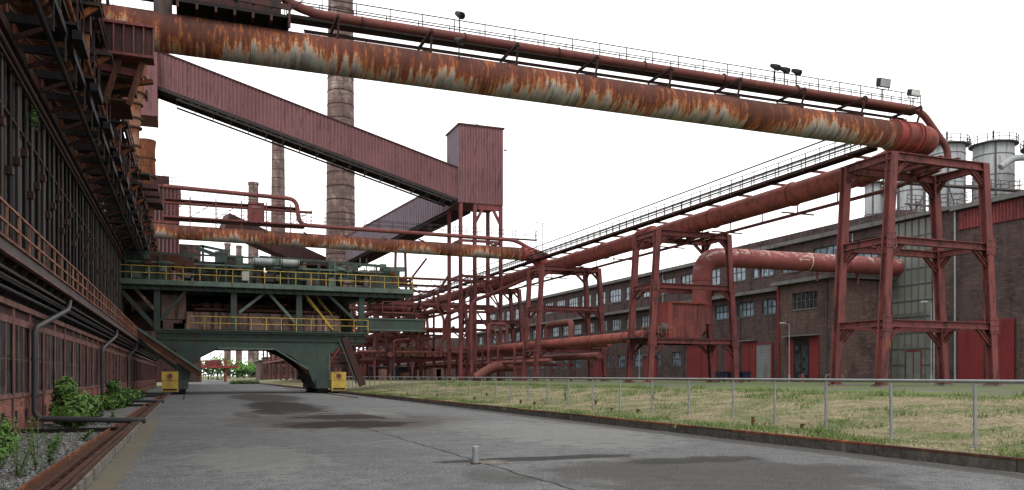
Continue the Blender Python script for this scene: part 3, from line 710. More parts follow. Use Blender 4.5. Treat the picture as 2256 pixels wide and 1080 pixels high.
for i in range(60):
    p=P0.lerp(P1,i/60); d=(P1-P0).normalized(); sd=d.cross(Vector((0,0,1))).normalized(); q=p+sd*2.12; b.beam(q+Vector((0,0,-2.25)),q+Vector((0,0,2.25)),.2,.12,CLADB)
    q=p-sd*2.12; b.beam(q+Vector((0,0,-2.25)),q+Vector((0,0,2.25)),.2,.12,CLADB)
for t in (.45,.95):
    p=P0.lerp(P1,t); b.ibeam((p.x-1.5,p.y,.8),(p.x-.8,p.y,p.z-2.5),.4,.4,RED); b.ibeam((p.x+1.5,p.y,.8),(p.x+.8,p.y,p.z-2.5),.4,.4,RED); b.beam((p.x-1.4,p.y,10),(p.x+1.4,p.y,16),.2,.2,RED)
b.beam((26,166,22.5),(6,160,29.5),3.4,3.2,DARKR)
b.build()

def chimney(x,y,r0,r1,h,bands,seg=40,name='brick_chimney'):
    b=B(name); n=24
    b.tube([(x,y,h*i/n) for i in range(n+1)],[r0+(r1-r0)*i/n for i in range(n+1)],CHIM,seg)
    z=4
    while z<h-2:
        r=r0+(r1-r0)*z/h; ring(b,(x,y,z),(0,0,1),r+.06,.16,DARKR,seg); z+=bands
    ring(b,(x,y,h-.6),(0,0,1),r1+.25,1.2,CHIM,seg); b.tube([(x,y,h),(x,y,h+.05)],r1*.8,BLACK,seg)
    for q in range(int(h/1.0)): 
        zz=2+q
        if zz<h: r=r0+(r1-r0)*zz/h; b.box(x-.3,x+.3,y-r-.25,y-r-.2,zz,zz+.06,DARK)
    b.build()
chimney(27.3,161,3.0,2.15,95,2.6)
chimney(29.6,304,3.0,2.1,90,3.2)
chimney(29.3,420,2.6,2.3,95,4)
chimney(21.6,520,2.0,1.7,80,6); chimney(29.1,540,2.0,1.7,82,6)

b=B('rusty_standpipe')
x,y=-3.95,70
b.tube([(x,y,16.5),(x,y,20.5),(x,y,21.0),(x,y,22.6),(x,y,23.2),(x,y,24.6)],[.45,.45,.56,.56,.88,.88],BROWNV,20)
for z,r in ((17.4,.6),(18.4,.52),(19.2,.56),(20.6,.66),(21.3,.7),(22.4,.72),(23.2,1.0),(24.5,.98)): ring(b,(x,y,z),(0,0,1),r,.12,RUSTD,20)
b.tube([(x+.95,y,22.8),(x+.95,y,23.6)],.1,DARKR,8); b.box(x-1.3,x+1.2,y-1,y+1,16.9,17.05,DARK); b.rail([(x-1.3,y-1,17.05),(x+1.3,y-1,17.05)],1.1,.8,DARKR,.05)
b.tube([(x+.1,y+.5,24.5),(x+.2,y+.8,27.5)],[.8,.9],RUST,18)
b.build()
b=B('rusty_stack')
x,y=-3.8,88
b.tube([(x,y,17),(x,y,20.6),(x,y,21.0),(x,y,23.4),(x,y,24.4)],[.65,.65,.85,.8,.9],RUST,20); ring(b,(x,y,20.9),(0,0,1),.95,.2,DARKR,20); ring(b,(x,y,19),(0,0,1),.8,.2,RUSTD,20); ring(b,(x,y,22.6),(0,0,1),.9,.12,RUSTD,20)
b.box(x-1.5,x+1.5,y-1.4,y+1.4,18,18.15,DARK); b.rail([(x-1.5,y-1.4,18.15),(x+1.5,y-1.4,18.15)],1.1,.9,DARKR,.05)
for q in range(3): b.box(x-1.8,x+1.5,y-14+4*q,y-13+4*q,16.9+.2*q,17.3+.2*q,DARKR)
b.build()
b=B('concrete_bunker'); b.box(-12,-6.0,72,78,12,24.6,CONCP); b.box(-12.1,-5.9,71.9,78.1,24.6,24.9,GREYST)
for z in (15,18,21): b.box(-12.05,-5.95,71.95,78.05,z,z+.2,CONC)
for q in range(10): b.beam((-5.9,72+q*.6,13),(-5.9,72+q*.6,24),.1,.1,RUSTD)
b.build()
b=B('coal_tower'); b.box(-9,-1.5,150,160,.5,33,DARKR); b.box(-9.3,-1.2,149.7,160.3,33,33.4,RED)
for x in np.arange(-8.8,-1.6,.6): b.box(x,x+.2,149.9,150,12,33,CLAD)
for z in (15,21,27): b.box(-9.1,-1.35,149.8,149.9,z,z+.4,RED)
b.rail([(-9,149.8,33.4),(-1.3,149.8,33.4)],1.3,1.3,DARKR,.08); b.beam((-3.8,151,33),(-3.8,151,43),.14,.14,RED); b.box(-6,-3,150.5,153,33.4,35,DARKR)
b.box(-1.5,2,152,160,.5,24,BRICKR)
b.build()

# ------------------------------------------------------------------ coke transfer machine spanning the road
b=B('coke_transfer_machine'); YF=77.5
arch=[(-2.6,5.4),(-2.6,4.6),(-.9,3.7),(-.9,.9),(.0,.9),(.3,2.5),(1.0,3.3),(2.4,4.05),(7.2,4.05),(8.8,3.3),(10.2,2.2),(10.7,.9),(12.1,.9),(12.1,3.6),(13.2,4.3),(15.4,4.6),(15.4,5.4)]
b.poly(arch,'y',YF,YF+.5,GREEN); b.poly(arch,'y',YF+8,YF+8.5,DARK)  # rear arch darker than the front: interior shade put into its colour
for (x0,x1) in ((-.85,-.1),(10.95,12.05)):
    b.box(x0,x1,YF+.5,YF+8,2.6,3.6,DARK); b.box(x0-.1,x1+.1,YF-.6,YF+9,.45,1.25,GREEN)
    for q in range(6): 
        yy=YF+.1+q*1.55; b.tube([(x0+.1,yy,.33),(x1-.1,yy,.33)],.33,DARK,16)
for x in (2.4,4.8,7.2,9): b.box(x-.12,x+.12,YF+.5,YF+8,4.1,5.3,BLACK)
b.box(-2.5,15.3,YF+.55,YF+7.95,5.0,5.38,BLACK)
b.box(-2.8,15.6,YF-.18,YF+.0,5.32,5.5,GREEN2); b.box(-2.8,15.6,YF-.12,YF,4.72,4.82,GREEN)
for x in np.arange(-2,15.4,1.1): b.box(x,x+.06,YF-.08,YF,4.82,5.32,GREEN)
b.beam((2.4,YF-.06,4.0),(7.2,YF-.06,4.0),.14,.16,GREEN2)
b.beam((-.9,YF-.05,1.0),(-.9,YF-.05,3.7),.1,.12,GREEN2); b.beam((12.1,YF-.05,1.0),(12.1,YF-.05,3.6),.1,.12,GREEN2); b.beam((10.2,YF-.05,2.2),(7.2,YF-.05,4.05),.1,.12,GREEN2)
b.box(-2.7,15.7,YF-.5,YF+9,5.5,5.62,GREEN)
b.rail([(0.0,YF-.45,5.62),(15.6,YF-.45,5.62)],1.15,1.3,YEL,.05,(1,.5))
b.box(-.2,13.2,YF+1.2,YF+4.6,5.75,7.25,PINK)
for x in (2,5,8,11): b.box(x,x+.1,YF+1.12,YF+1.2,5.75,7.25,DARKR)
b.tube([(.5,YF+1.3,7.5),(12.8,YF+1.3,7.5)],.12,RUSTD,10)
for q in range(5):
    x=1.2+q*.9; b.tube([(x,YF+2,7.8),(x+.6,YF+2,7.8)],.42,RUSTD if q%2 else DARK,14); b.box(x,x+.6,YF+1.7,YF+2.4,7.25,7.6,DARK)
for x in (-2.5,3.75,9.4,15.1):
    for yy in (YF+.2,YF+8.2): b.ibeam((x,yy,5.6),(x,yy,9.3),.5,.5,GREEN)
for a,c in (((6.6,9.2),(4.2,7.2)),((6.6,9.2),(9.1,6.4)),((-.0,9.2),(-2.2,6.4)),((11.9,9.2),(14.9,6.4)) ):
    b.beam((a[0],YF+.2,a[1]),(c[0],YF+.2,c[1]),.2,.24,GREEN2 if a[0]==6.6 else GREEN)
b.beam((-5.6,YF+.2,9.2),(-2.5,YF+.2,5.6),.3,.35,GREEN); b.beam((-4.4,YF+.1,9.2),(-2.6,YF+.1,7.2),.2,.25,PINK)
b.box(-2.2,-.2,YF+1.5,YF+1.7,6.6,9.2,PINK); b.box(-5.0,-2.8,YF+3,YF+3.2,5.6,9.2,DARKR); b.tube([(-4.6,YF+1.5,7.6),(-3.0,YF+1.5,7.6)],.5,GREYST,14)
b.box(-2.4,9.0,YF+8.6,YF+8.8,7.0,9.2,BLACK); b.box(-2.4,15.0,YF+1,YF+8.5,8.75,9.04,BLACK)  # black sheets added behind and overhead, painting in the shade between the decks
b.box(-5.8,19.8,YF-.6,YF+9.2,9.3,9.7,GREEN); b.box(-5.9,19.9,YF-.75,YF-.6,9.36,9.78,GREEN2)
for x in np.arange(-5.5,19.6,.85): b.box(x,x+.09,YF-.5,YF+9,9.05,9.3,GREEN)
b.beam((-5.8,YF-.2,9.1),(19.8,YF-.2,9.1),.2,.3,GREEN)
b.rail([(-5.8,YF-.65,9.78),(19.8,YF-.65,9.78)],1.15,1.35,YEL,.05,(1,.5)); b.rail([(-5.8,YF+9.1,9.7),(19.8,YF+9.1,9.7)],1.15,1.35,YEL,.05,(1,.5))
b.box(-4.9,-1.4,YF+.8,YF+5,9.7,11.2,GREEN); b.box(-4.9,-3.4,YF+1.2,YF+4.5,11.2,12.6,GREEN); b.box(-3.4,-.6,YF+2,YF+5,11.3,12.3,RUSTD)
b.box(-.4,18.4,YF+1.8,YF+6,9.7,11.1,GREEN); b.box(0.2,6.5,YF+2.2,YF+5.8,11.1,11.9,GREEN); b.box(7,15.2,YF+2.2,YF+5.8,11.1,11.9,GREEN); b.box(10.2,13.6,YF+1.6,YF+4,11.9,12.3,GREYST)
b.box(16,18.8,YF+.6,YF+5,9.7,11.6,GREEN)
for x in np.arange(0,18,1.25): b.box(x,x+.1,YF+1.7,YF+1.8,9.75,11.1,GREEN2 if int(x)%2 else DARK)
for x in np.arange(-5,19,2.7): b.beam((x,YF+.5,9.7),(x,YF+.5,12.2+.3*math.sin(x)),.14,.14,GREEN)
b.beam((-5,YF+.5,12.2),(12,YF+.5,12.2),.12,.16,GREEN); b.beam((6,YF+1.3,12.4),(17.5,YF+1.3,12.1),.18,.26,GREEN); b.beam((-5,YF+.5,11.4),(18,YF+.5,11.4),.1,.14,GREEN2)
for x0,x1 in ((5.4,7.2),(7.8,9.4)):
    b.tube([(x0,YF+.2,11.8),(x1,YF+.2,11.8)],.36,GALV,16); ring(b,(x0+.1,YF+.2,11.8),(1,0,0),.40,.08,GREEN,16); ring(b,(x1-.1,YF+.2,11.8),(1,0,0),.40,.08,GREEN,16)
b.beam((.6,YF+1,12.9),(2.2,YF+1,12.4),.3,.3,GREEN); b.beam((1.2,YF+1,11.6),(1.2,YF+1,13.1),.2,.2,GREEN); b.beam((1.0,YF+1,13.1),(3.4,YF+1,12.7),.2,.22,GREEN)
b.tube([(2.2,YF+1,12.3),(3.3,YF+1,12.3)],.4,DARK,14); b.box(3.5,4.6,YF+.9,YF+1.9,11.1,12.4,GREEN2)
for q in range(90):
    x=U(-5,18.6); z=U(9.8,11.7); w=U(.15,1.0); h=U(.12,.8); y_=YF+U(.1,1.2); b.box(x,x+w,y_,y_+.5,z,z+h,random.choice([GREEN,GREEN,GREEN,GREEN2,DARK,BLACK,PINK,RUSTD,GREYST]))
for q in range(40):
    x=U(-5,17); z=U(9.9,12.2); y_=YF+U(.3,1.4)
    if R()<.5: b.tube([(x,y_,z),(x+U(1,4),y_,z)],U(.03,.09),random.choice([GREEN2,GREYST,DARK,RUSTD]),8)
    else: b.beam((x,y_,9.7),(x+U(-.4,.4),y_,z+.6),.08,.08,random.choice([GREEN2,GREEN,DARK,RUSTD]))
b.box(4.4,5.0,YF-.72,YF-.69,10.0,10.8,CONCP)
for q in range(60):
    x=U(-1.5,14.5); z=U(5.7,8.4); b.box(x,x+U(.2,1.4),YF+U(4.8,6),YF+U(6.3,8),z,z+U(.3,1.4),random.choice([DARK,BLACK,BLACK,DARKR,GREEN,RUSTD]))
for q in range(14):
    z=U(7.3,9); b.tube([(U(-2,2),YF+5,z),(U(8,15),YF+5,z+U(-.3,.3))],U(.05,.14),random.choice([RED,DARKR,DARK]),8)
for q in range(16):
    x=U(4,14.5); b.beam((x,YF+U(3,5),7.2),(x+U(-.6,.6),YF+4.8,9.2),.1,.1,random.choice([GREEN,DARK,RED]))
for o_ in (0,.9): b.beam((10.0,YF+1+o_,9.2),(12.6,YF+1+o_,5.9),.07,.2,YEL); b.beam((10.3,YF+1+o_,10.0),(12.9,YF+1+o_,6.8),.05,.05,YEL)
for q in range(11): t=q/11; b.box(10.0+2.6*t,10.3+2.6*t,YF+1,YF+1.9,9.15-3.3*t,9.18-3.3*t,DARK)
b.box(15.4,21.0,YF-.2,YF+1.2,5.95,6.9,GREEN); b.box(15.3,21.2,YF-.3,YF+1.3,6.9,7.0,GREEN2); b.box(15.3,21.2,YF-.3,YF+1.3,5.85,5.95,GREEN2)
b.rail([(17,YF-.3,7.6),(20,YF-.3,7.6)],1,1,RED,.06); b.box(17,20,YF-.4,YF+1.5,7.5,7.6,RED); b.tube([(16,YF+1,8.1),(19.5,YF+1,8.1)],.3,RED,12)
b.beam((-4.2,YF-.6,5.4),(1.0,YF-.6,1.7),.5,.55,RUSTD); b.beam((-4.2,YF-.9,5.75),(1.0,YF-.9,2.05),.08,.2,GREEN2)
b.beam((-4.4,YF+.2,4.9),(-.6,YF+.2,2.0),.3,.3,GREEN)
b.beam((13.4,YF-.4,5.1),(15.1,YF-.4,.7),.5,.6,DARKR); b.beam((12.9,YF-.5,5.0),(14.5,YF-.5,.9),.1,.15,GREEN)
b.beam((8.9,YF+2,3.4),(10.9,YF+2,1.5),.3,.25,YEL)
for x0 in (-2.1,12.15):
    b.box(x0,x0+1.3,YF-1.1,YF-.1,.25,1.15,YEL); b.box(x0,x0+1.3,YF-1.1,YF-.1,1.2,1.95,YEL); b.box(x0+.1,x0+1.2,YF-1.14,YF-1.1,.35,.5,DARK)
    b.tube([(x0+.65,YF-1.18,1.6),(x0+.65,YF-1.1,1.6)],.26,ORR,18); b.tube([(x0+.65,YF-1.21,1.6),(x0+.65,YF-1.18,1.6)],.12,DARK,14)
    b.box(x0+.1,x0+.3,YF-1.0,YF-.2,1.95,2.2,DARK); b.box(x0-.05,x0+1.35,YF-1.15,YF-.05,.12,.25,DARK)
b.build(recalc=True)
b=B('machine_rail')
for x in (-.3,11.4): b.beam((x,60,.03),(x,110,.03),.08,.05,RUSTD)
b.build()

# ------------------------------------------------------------------ buildings
def wall_x(b,X,th,Y0,Y1,Z0,Z1,rows,mat,glass=GLASS,fr=DARK,vs=4,hs=2):
    z=Z0
    for (z0,z1,wins) in sorted(rows,key=lambda r:r[0]):
        if z0>z: b.box(X,X+th,Y0,Y1,z,z0,mat)
        y=Y0
        for (ya,yb) in sorted(wins):
            if ya>y: b.box(X,X+th,y,ya,z0,z1,mat)
            b.box(X+.22,X+.28,ya,yb,z0,z1,glass)
            for q in range(vs+1): yy=ya+(yb-ya-.08)*q/vs; b.box(X+.14,X+.22,yy,yy+.08,z0,z1,fr)
            for q in range(hs+1): zz=z0+(z1-z0-.08)*q/hs; b.box(X+.15,X+.215,ya,yb,zz,zz+.08,fr)
            b.box(X-.08,X+.1,ya-.05,yb+.05,z0-.12,z0,ROOF)
            y=yb
        if Y1>y: b.box(X,X+th,y,Y1,z0,z1,mat)
        z=z1
    if Z1>z: b.box(X,X+th,Y0,Y1,z,Z1,mat)
def spaced(y0,y1,w,sp):
    o=[];y=y0
    while y+w<y1: o.append((y,y+w)); y+=sp
    return o
b=B('brick_hall')
wall_x(b,80,.5,77.8,225,.8,20.2,[(16.4,19.0,spaced(80,224,4.8,6.6)),(9,11,spaced(80,224,4.2,6.6))],BRICK)
b.box(80.5,110,77.8,225,.8,20.1,BRICK); b.box(79.3,111,77.5,225.5,20.2,20.75,ROOF)
b.box(81,90,77.9,120,20.75,22,BRICK); b.rail([(79.5,78,20.75),(79.5,225,20.75)],.9,2.2,GREYST,.05,(1,))
for y in spaced(80,224,1,6.6): b.box(79.8,80,y[0]-1.5,y[0]-.9,.8,16,BRICK)
b.tube([(79.85,84,1),(79.85,84,20)],.1,GALV,8); b.tube([(79.85,130,1),(79.85,130,20)],.1,GALV,8)
b.build()
b=B('brick_annex')
wall_x(b,71.2,.5,77.8,88,.8,13.2,[(9.9,12.0,[(80.7,85.2)])],BRICKR,glass=GLASSD,fr=GREYST,vs=6)
b.box(71.7,79.9,77.8,88,.8,13.1,BRICKR); b.box(70.5,80.2,77.2,88.4,13.2,13.65,ROOF)
b.box(71.09,71.19,84.8,86.0,.85,6.5,REDDOOR); b.box(71.05,71.15,80.3,81.9,.85,6.5,REDDOOR)
b.box(71.10,71.18,81.9,84.8,.85,6.2,BLACK); b.box(71.06,71.10,83.3,83.4,.85,6.2,DARKR); b.box(71.0,71.2,87.5,87.9,.85,13.0,REDDOOR)
b.box(71.05,71.1,82.2,83.2,1.2,5.4,GLASSD); b.box(71.05,71.1,83.5,84.5,1.2,5.4,GLASSD)
b.box(70.3,71.2,80.2,86.2,6.5,6.65,ROOF)
b.tube([(71.1,79,1),(71.1,79,13)],.08,DGREY,8)
b.build()
b=B('brick_annex')
wall_x(b,72.6,.5,88.1,215,.8,12.8,[(9.9,11.9,spaced(89.3,214,3.6,5.4)),(3.2,5.4,spaced(113,214,2.6,6.0))],BRICK)
b.box(73.1,79.9,88.1,215,.8,12.7,BRICK); b.box(71.8,80.2,88.4,215.5,12.8,13.25,ROOF)
for (ya,yb,z) in ((94.1,97.0,6.4),(98.4,101,6.4),(103,111,6.6),(120,124,5),(138,143,5)):
    b.box(72.45,72.59,ya,yb,.85,z,REDDOOR); b.box(72.40,72.45,(ya+yb)/2-.04,(ya+yb)/2+.04,.85,z,DARKR); b.box(72.1,72.6,ya-.2,yb+.2,z,z+.15,ROOF)
b.box(72.46,72.59,90.9,93.9,.85,5.8,SHUT)
for z in np.arange(1.1,5.8,.3): b.box(72.42,72.46,90.9,93.9,z,z+.04,GREYST)
b.box(72.42,72.59,90.5,90.9,.85,6,REDDOOR); b.box(72.41,72.58,90.9,93.9,5.8,6,REDDOOR)
b.tube([(72.5,97.7,1),(72.5,97.7,12.7)],.09,DGREY,8); b.tube([(72.5,112,1),(72.5,112,12.7)],.09,DGREY,8)
b.build()
b=B('brick_power_house')
wall_x(b,80,.5,30,68.7,.8,20,[],BRICK)
b.box(80.5,110,30,77.7,.8,19.9,BRICK)
b.box(79.95,80.6,68.7,71.8,.8,20.2,BRICK)
b.box(79.3,111,29,68.9,20,20.5,ROOF); b.box(79.4,111,68.9,77.7,20.2,20.6,ROOF)
b.box(79.88,79.99,56,68.2,17.8,19.9,REDDOOR)
for y in np.arange(56.1,68,.4): b.box(79.82,79.88,y,y+.15,17.85,19.85,RED)
b.box(79.85,79.98,61.5,68.3,.85,7.6,REDDOOR); b.box(79.85,79.98,50,58.5,.85,8.6,REDDOOR); b.box(79.80,79.85,64.8,65.0,.85,7.6,DARKR)
b.box(79.6,79.9,59,61,.8,8,BRICKR)
b.box(80.1,80.2,71.8,77.7,.8,20.1,GLASSG)
for y in np.arange(71.8,77.8,.98): b.box(79.98,80.1,y,y+.09,.8,20.1,GREYST)
for z in np.arange(1,20.1,1.9): b.box(80.0,80.1,71.8,77.7,z,z+.06,GREYST)
b.box(79.9,79.97,73.3,75.5,.85,4.6,REDDOOR)
for y in (73.4,74.5): b.box(79.86,79.9,y,y+.9,1.2,4.4,GLASSG)
b.tube([(79.8,71.4,.8),(79.8,71.4,20)],.1,GALV,8); b.tube([(79.8,68.6,.8),(79.8,68.6,20)],.12,GALV,8)
b.rail([(79.4,40,20.6),(79.4,77,20.6)],1.1,2,GREYST,.06)
b.build()
b=B('yellow_ladder')
for y in (77.3,77.9): b.beam((79.3,y,5),(79.3,y,14),.06,.06,YEL)
for z in np.arange(5.2,14,.35): b.beam((79.3,77.3,z),(79.3,77.9,z),.04,.04,YEL)
for z in np.arange(7,14,1): b.beam((78.7,77.3,z),(78.7,77.9,z),.04,.05,YEL); b.beam((78.7,77.3,z),(79.3,77.3,z),.04,.05,YEL); b.beam((78.7,77.9,z),(79.3,77.9,z),.04,.05,YEL)
b.build()

def silo(x,y,r,z0,z1,cone=True):
    b=B('storage_silo')
    b.tube([(x,y,z0),(x,y,z0+2.4),(x,y,z1),(x,y,z1+.7)],[r*.35,r,r,r*.5] if cone else [r,r,r,r*.5],TANK,32)
    for z in np.arange(z0+3,z1,3.2): ring(b,(x,y,z),(0,0,1),r+.05,.12,GREYST,32)
    ring(b,(x,y,z1),(0,0,1),r+.12,.15,GREYST,32)
    n=14
    P=[(x+math.cos(q/n*6.2832)*(r+.5),y+math.sin(q/n*6.2832)*(r+.5),z1+.1) for q in range(n+1)]
    b.rail(P,1.1,2,GREYST,.08,(1,.5)); b.tube([(x,y,z1-.05),(x,y,z1+.08)],r+.6,GREYST,24)
    b.tube([(x,y,z1),(x,y,z1+2.4)],.14,DARK,8); b.tube([(x,y,z1),(x,y,z1+1.0)],.5,GALV,12)
    b.beam((x-r*.72,y-r*.72,10),(x-r*.72,y-r*.72,z1),.35,.1,GREYST)
    for q in range(4):
        a=q*math.pi/2+.7; b.beam((x+math.cos(a)*r*.9,y+math.sin(a)*r*.9,10),(x+math.cos(a)*r*.9,y+math.sin(a)*r*.9,z0+4),.3,.3,GALV)
    b.build()
silo(110,96,2.6,20,37.2); silo(117.5,94,2.9,20,37.6); silo(124,89.5,3.4,20,36.8); silo(106.4,99.5,2.1,18,33.2); silo(102.6,103.5,1.3,18,32.4); silo(104.3,102.2,.9,18,31)
b=B('silo_platform')
b.box(96,130,90.5,91,26.2,26.4,GREYST); b.rail([(96,90.5,26.4),(130,90.5,26.4)],1.2,1.6,GREYST,.09,(1,.5)); b.rail([(96,92,29.8),(130,88,29.8)],1.2,1.6,GREYST,.09,(1,.5))
b.beam((96,92,29.6),(130,88,29.6),1.2,.2,GREYST); b.tube(fillet([(114,90,33),(116,89.5,34.5),(119,88,34.5),(119,88,24)],1),.5,TANK,12)
b.beam((97,93,21),(97,93,29),.2,.2,GREYST); b.beam((102,93,21),(102,93,29),.2,.2,GREYST); b.beam((97,93,22),(102,93,28.5),.3,.15,GREYST)
b.tube(fillet([(108,92,24),(112,92,25.2),(126,88,25.2)],1),.55,TANK,12)
for q in range(18):
    x=U(97,128); z=U(21,31); b.beam((x,91,z),(x+U(-3,3),90,z+U(-2,2)),.12,.12,GREYST); b.beam((x,91,20),(x,91,z),.14,.14,GREYST)
b.build()

def lamp(x,y,h):
    b=B('street_lamp'); b.tube([(x,y,.84),(x,y,h)],[.09,.05],GALV,10); b.beam((x,y,h),(x-.9,y,h+.12),.06,.06,GALV); b.hexa([(x-1.3,y-.15,h+.05),(x-.6,y-.12,h+.05),(x-.6,y+.12,h+.05),(x-1.3,y+.15,h+.05),(x-1.25,y-.12,h+.2),(x-.6,y-.1,h+.2),(x-.6,y+.1,h+.2),(x-1.25,y+.12,h+.2)],TANK); b.tube([(x,y,.84),(x,y,1.7)],.12,TANK,10); b.build()
lamp(65.2,78.5,7.6); lamp(70.6,63.5,9.0); lamp(60,104,6)
for i,(x,y) in enumerate(((60.6,85.5),(62.0,84.8),(63.2,84.2))):
    b=B('waste_bin'); b.hexa([(x-.45,y-.4,1.0),(x+.45,y-.4,1.0),(x+.45,y+.4,1.0),(x-.45,y+.4,1.0),(x-.6,y-.5,2.0),(x+.6,y-.5,2.0),(x+.6,y+.5,2.0),(x-.6,y+.5,2.0)],BINB); b.box(x-.63,x+.63,y-.55,y+.53,2.0,2.12,BINB)
    b.tube([(x-.4,y-.35,.94),(x-.4,y-.25,.94)],.1,BLACK,10); b.tube([(x+.4,y-.35,.94),(x+.4,y-.25,.94)],.1,BLACK,10); b.build()
b=B('fire_hydrant'); x,y=68.8,80.5
b.tube([(x,y,.84),(x,y,.95),(x,y,1.0),(x,y,1.6),(x,y,1.75),(x,y,1.85)],[.2,.2,.14,.14,.17,.04],RED2,16); b.tube([(x-.26,y,1.45),(x+.26,y,1.45)],.07,RED2,10); b.tube([(x,y-.24,1.4),(x,y,1.4)],.08,RED2,10); b.build()
b=B('bike_stand')
for x in (66.5,68.0): 
    b.tube(fillet([(x,74,.84),(x,74,1.7),(x+1,74,1.7),(x+1,74,.84)],.25),.04,GALV,8)
b.build()

# ------------------------------------------------------------------ background beyond the machine
b=B('red_gantry')
for x in (3,9): 
    for y in (225,232): b.beam((x,y,0),(x,y,5.5),.4,.4,RED2)
b.box(1,12,224,233,3.6,4.2,RED2); b.box(4,8,225,231,4.2,5.6,RED); b.rail([(1,224,4.2),(12,224,4.2)],1.1,1.5,RED2,.1); b.build()
b=B('brick_outbuilding'); b.box(19,30,245,262,-.2,5.8,BRICKR); b.box(18.5,30.5,244.5,262.5,5.8,6.2,ROOF)
for x in np.arange(20,29,2.5): b.box(x,x+1.2,244.9,245,2,4.2,GLASSD)
b.build()
b=B('distant_brick_works'); b.box(30,60,360,380,-.2,9,BRICKR); b.box(29.5,60.5,359.5,380.5,9,9.5,ROOF); b.box(60,200,260,300,.8,14,BRICK)
b.box(33,44,205,225,.5,7,RED); b.box(32.5,44.5,204.5,225.5,7,7.4,ROOF)
for x in np.arange(31,58,4): b.box(x,x+2,359.9,360,3,6,GLASSD)
b.build()
for (x,y,m) in ((31,150,BINB),(35,146,BINB)):
    b=B('shipping_container'); b.box(x,x+3,y,y+2.4,.9,3.3,m)
    for q in np.arange(x+.1,x+2.9,.3): b.box(q,q+.12,y-.05,y,1.0,3.2,m)
    b.box(x-.05,x+3.05,y-.07,y,3.2,3.35,CONCP); b.build()

# ------------------------------------------------------------------ plants
def leafmesh(name,clumps,mats,ls=.07,stems=True):
    b=B(name)
    for (cx,cy,cz_,rx,ry,rz,n) in clumps:
        for i in range(n):
            while True:
                p=Vector((U(-1,1),U(-1,1),U(-1,1)))
                if .25<p.length<1: break
            p=p*(.75+.6*mnoise.noise(p*2.3+Vector((cx,cy,0))))
            c=Vector((cx+p.x*rx,cy+p.y*ry,cz_+p.z*rz))
            if c.z<-.08: continue
            nr=(p.normalized()+Vector((U(-.7,.7),U(-.7,.7),U(-.2,.9)))).normalized()
            t=nr.cross(Vector((U(-1,1),U(-1,1),U(-1,1)))).normalized(); w=nr.cross(t); s_=ls*U(.6,1.3)
            i0=len(b.v); b.v+=[tuple(c-t*s_),tuple(c+w*s_*.45),tuple(c+t*s_),tuple(c-w*s_*.45)]
            deep=p.length<.6 or p.z<-.2
            b.face([i0,i0+1,i0+2,i0+3],mats[2] if deep and R()<.6 else mats[int(R()*2)])
        if stems:
            for q in range(6): b.beam((cx+U(-.1,.1),cy+U(-.1,.1),-.1),(cx+U(-.8,.8)*rx,cy+U(-.8,.8)*ry,cz_+U(.3,1.1)*rz),.015,.015,GRN2)
    return b.build()
leafmesh('bush',[(-3.5,30.0,.5,.7,1.0,.62,2700),(-3.75,31.2,1.0,.5,.8,.6,1500),(-3.3,29.3,.3,.55,.6,.42,1100),(-3.7,30.2,1.25,.36,.5,.35,800),(-3.1,31.6,.55,.5,.8,.55,1100)],(LEAF,GRN2,LEAFD),.08)
leafmesh('bush',[(-3.4,47,.5,.8,1.4,.7,1700),(-3.2,50,.4,.8,1.5,.6,1200),(-3.6,44.6,.3,.5,1,.45,600),(-3.5,46,1.1,.4,.8,.35,500)],(LEAF,LEAFD,LEAFD),.09)
leafmesh('bush',[(-3.3,62,.3,.6,1.5,.5,600)],(LEAF,LEAFD,LEAFD),.09)
leafmesh('bush',[(-3.75,20.6,.3,.45,.9,.5,1400),(-3.5,19.0,.25,.4,.6,.42,900),(-3.3,17.3,.15,.35,.5,.3,600)],(LEAF,GRN2,LEAFD),.05)
leafmesh('hedge',[(8+q*.9,168+q*.6,.3,.9,2,.6+.15*(q%3),260) for q in range(6)],(GRN2,GRN,LEAFD),.16)
b=B('weed_plant')
for (cx,cy,h) in ((-2.45,16.4,.95),(-2.6,15.6,.6),(-2.4,17.4,.5),(-2.7,20,.45),(-3.0,14.6,.8),(-2.5,31,.3),(-2.6,34,.4),(-2.5,24,.25),(-4.2,19.5,.5),(-2.9,22,.3),(18.8,31.5,.7),(17.2,37,.8)):
    z0=-.05 if cx<0 else lawnz(cx,cy)
    for st in range(4):
        tx,ty=U(-.2,.2),U(-.2,.2); b.beam((cx,cy,z0),(cx+tx,cy+ty,z0+h*U(.7,1)),.012,.012,GRN2)
        for q in range(26):
            t=(q+1)/26; a=q*2.4; L=.16*(1-.5*t)*U(.7,1.3); p=Vector((cx+tx*t,cy+ty*t,z0+h*t)); d=Vector((math.cos(a),math.sin(a),U(-.2,.5)))*L; w=Vector((-math.sin(a),math.cos(a),0))*L*.22
            i0=len(b.v); b.v+=[tuple(p),tuple(p+d*.5+w),tuple(p+d),tuple(p+d*.5-w)]; b.face([i0,i0+1,i0+2,i0+3],GRN2 if R()<.6 else LEAF)
b.build()
leafmesh('wall_plant',[(-5.0,33,10.6,.2,.35,.4,120)],(LEAF,LEAFD,LEAFD),.07,False)
b=B('distant_trees')
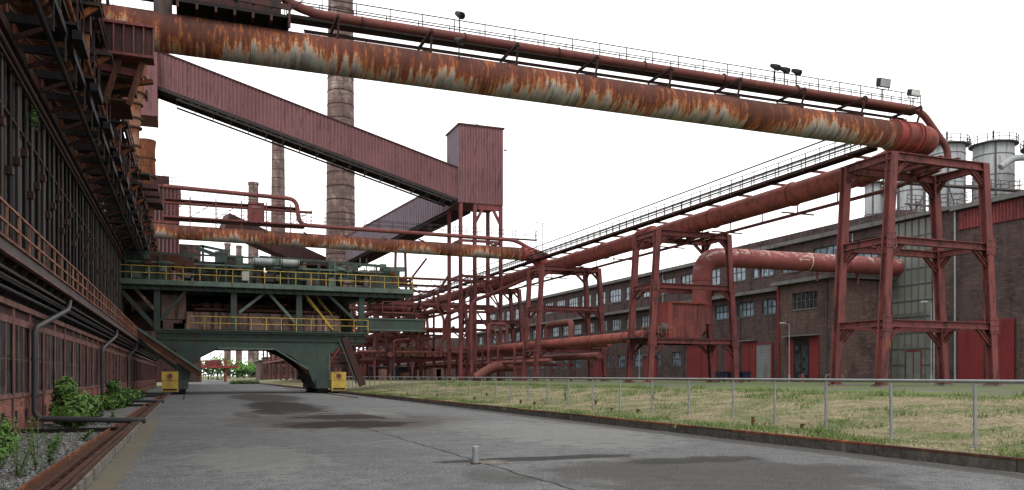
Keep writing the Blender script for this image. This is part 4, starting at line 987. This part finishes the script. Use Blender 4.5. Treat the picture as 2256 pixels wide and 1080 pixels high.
for q in range(34):
    cx=-30+q*4.2+U(-1,1); cy=U(395,420); hh=U(7,11)
    b.tube([(cx,cy,-.2),(cx+.2,cy,hh*.6)],[.35,.15],RUSTD,6)
    for i in range(230):
        p=Vector((random.gauss(0,.42),random.gauss(0,.42),random.gauss(0,.42))); c=Vector((cx+p.x*4,cy+p.y*4,hh*.55+p.z*hh*.5)); s_=U(.3,.7); t=Vector((U(-1,1),U(-1,1),U(-1,1))).normalized(); w=t.orthogonal()
        i0=len(b.v); b.v+=[tuple(c-t*s_),tuple(c+w*s_),tuple(c+t*s_),tuple(c-w*s_)]; b.face([i0,i0+1,i0+2,i0+3],LEAFD if p.z<0 else LEAF)
b.build()

# ------------------------------------------------------------------ world, sun, camera
sc=bpy.context.scene
w=bpy.data.worlds.new('World'); sc.world=w; w.use_nodes=True; n=w.node_tree.nodes; l=w.node_tree.links
bg=n['Background']; sky=n.new('ShaderNodeTexSky'); sky.sky_type='NISHITA'; sky.sun_disc=False
EL,AZ=math.radians(52),math.radians(215); sky.sun_elevation=EL; sky.sun_rotation=AZ
hs=n.new('ShaderNodeHueSaturation'); hs.inputs['Saturation'].default_value=.1; hs.inputs['Value'].default_value=.08; l.new(sky.outputs[0],hs.inputs['Color'])
mx=n.new('ShaderNodeMix'); mx.data_type='RGBA'; mx.inputs[0].default_value=.85; l.new(hs.outputs[0],mx.inputs[6]); mx.inputs[7].default_value=(1,1,1.0,1)
l.new(mx.outputs[2],bg.inputs['Color']); bg.inputs['Strength'].default_value=2.0
sd=bpy.data.lights.new('sun','SUN'); sd.energy=1.5; sd.angle=math.radians(22); sd.color=(1,.99,.98)
so=bpy.data.objects.new('sun',sd); sc.collection.objects.link(so)
dv=Vector((math.sin(AZ)*math.cos(EL),math.cos(AZ)*math.cos(EL),math.sin(EL))); so.rotation_euler=dv.to_track_quat('Z','Y').to_euler()
cd=bpy.data.cameras.new('camera'); cd.lens=29.23; cd.sensor_width=36; cd.shift_y=.1277; cd.clip_end=6000; cd.clip_start=.1
co=bpy.data.objects.new('camera',cd); sc.collection.objects.link(co); co.location=(0,0,1.6); co.rotation_euler=(math.radians(90),0,-math.radians(21.27)); sc.camera=co
sc.view_settings.view_transform='Standard'; sc.view_settings.look='None'; sc.view_settings.exposure=0
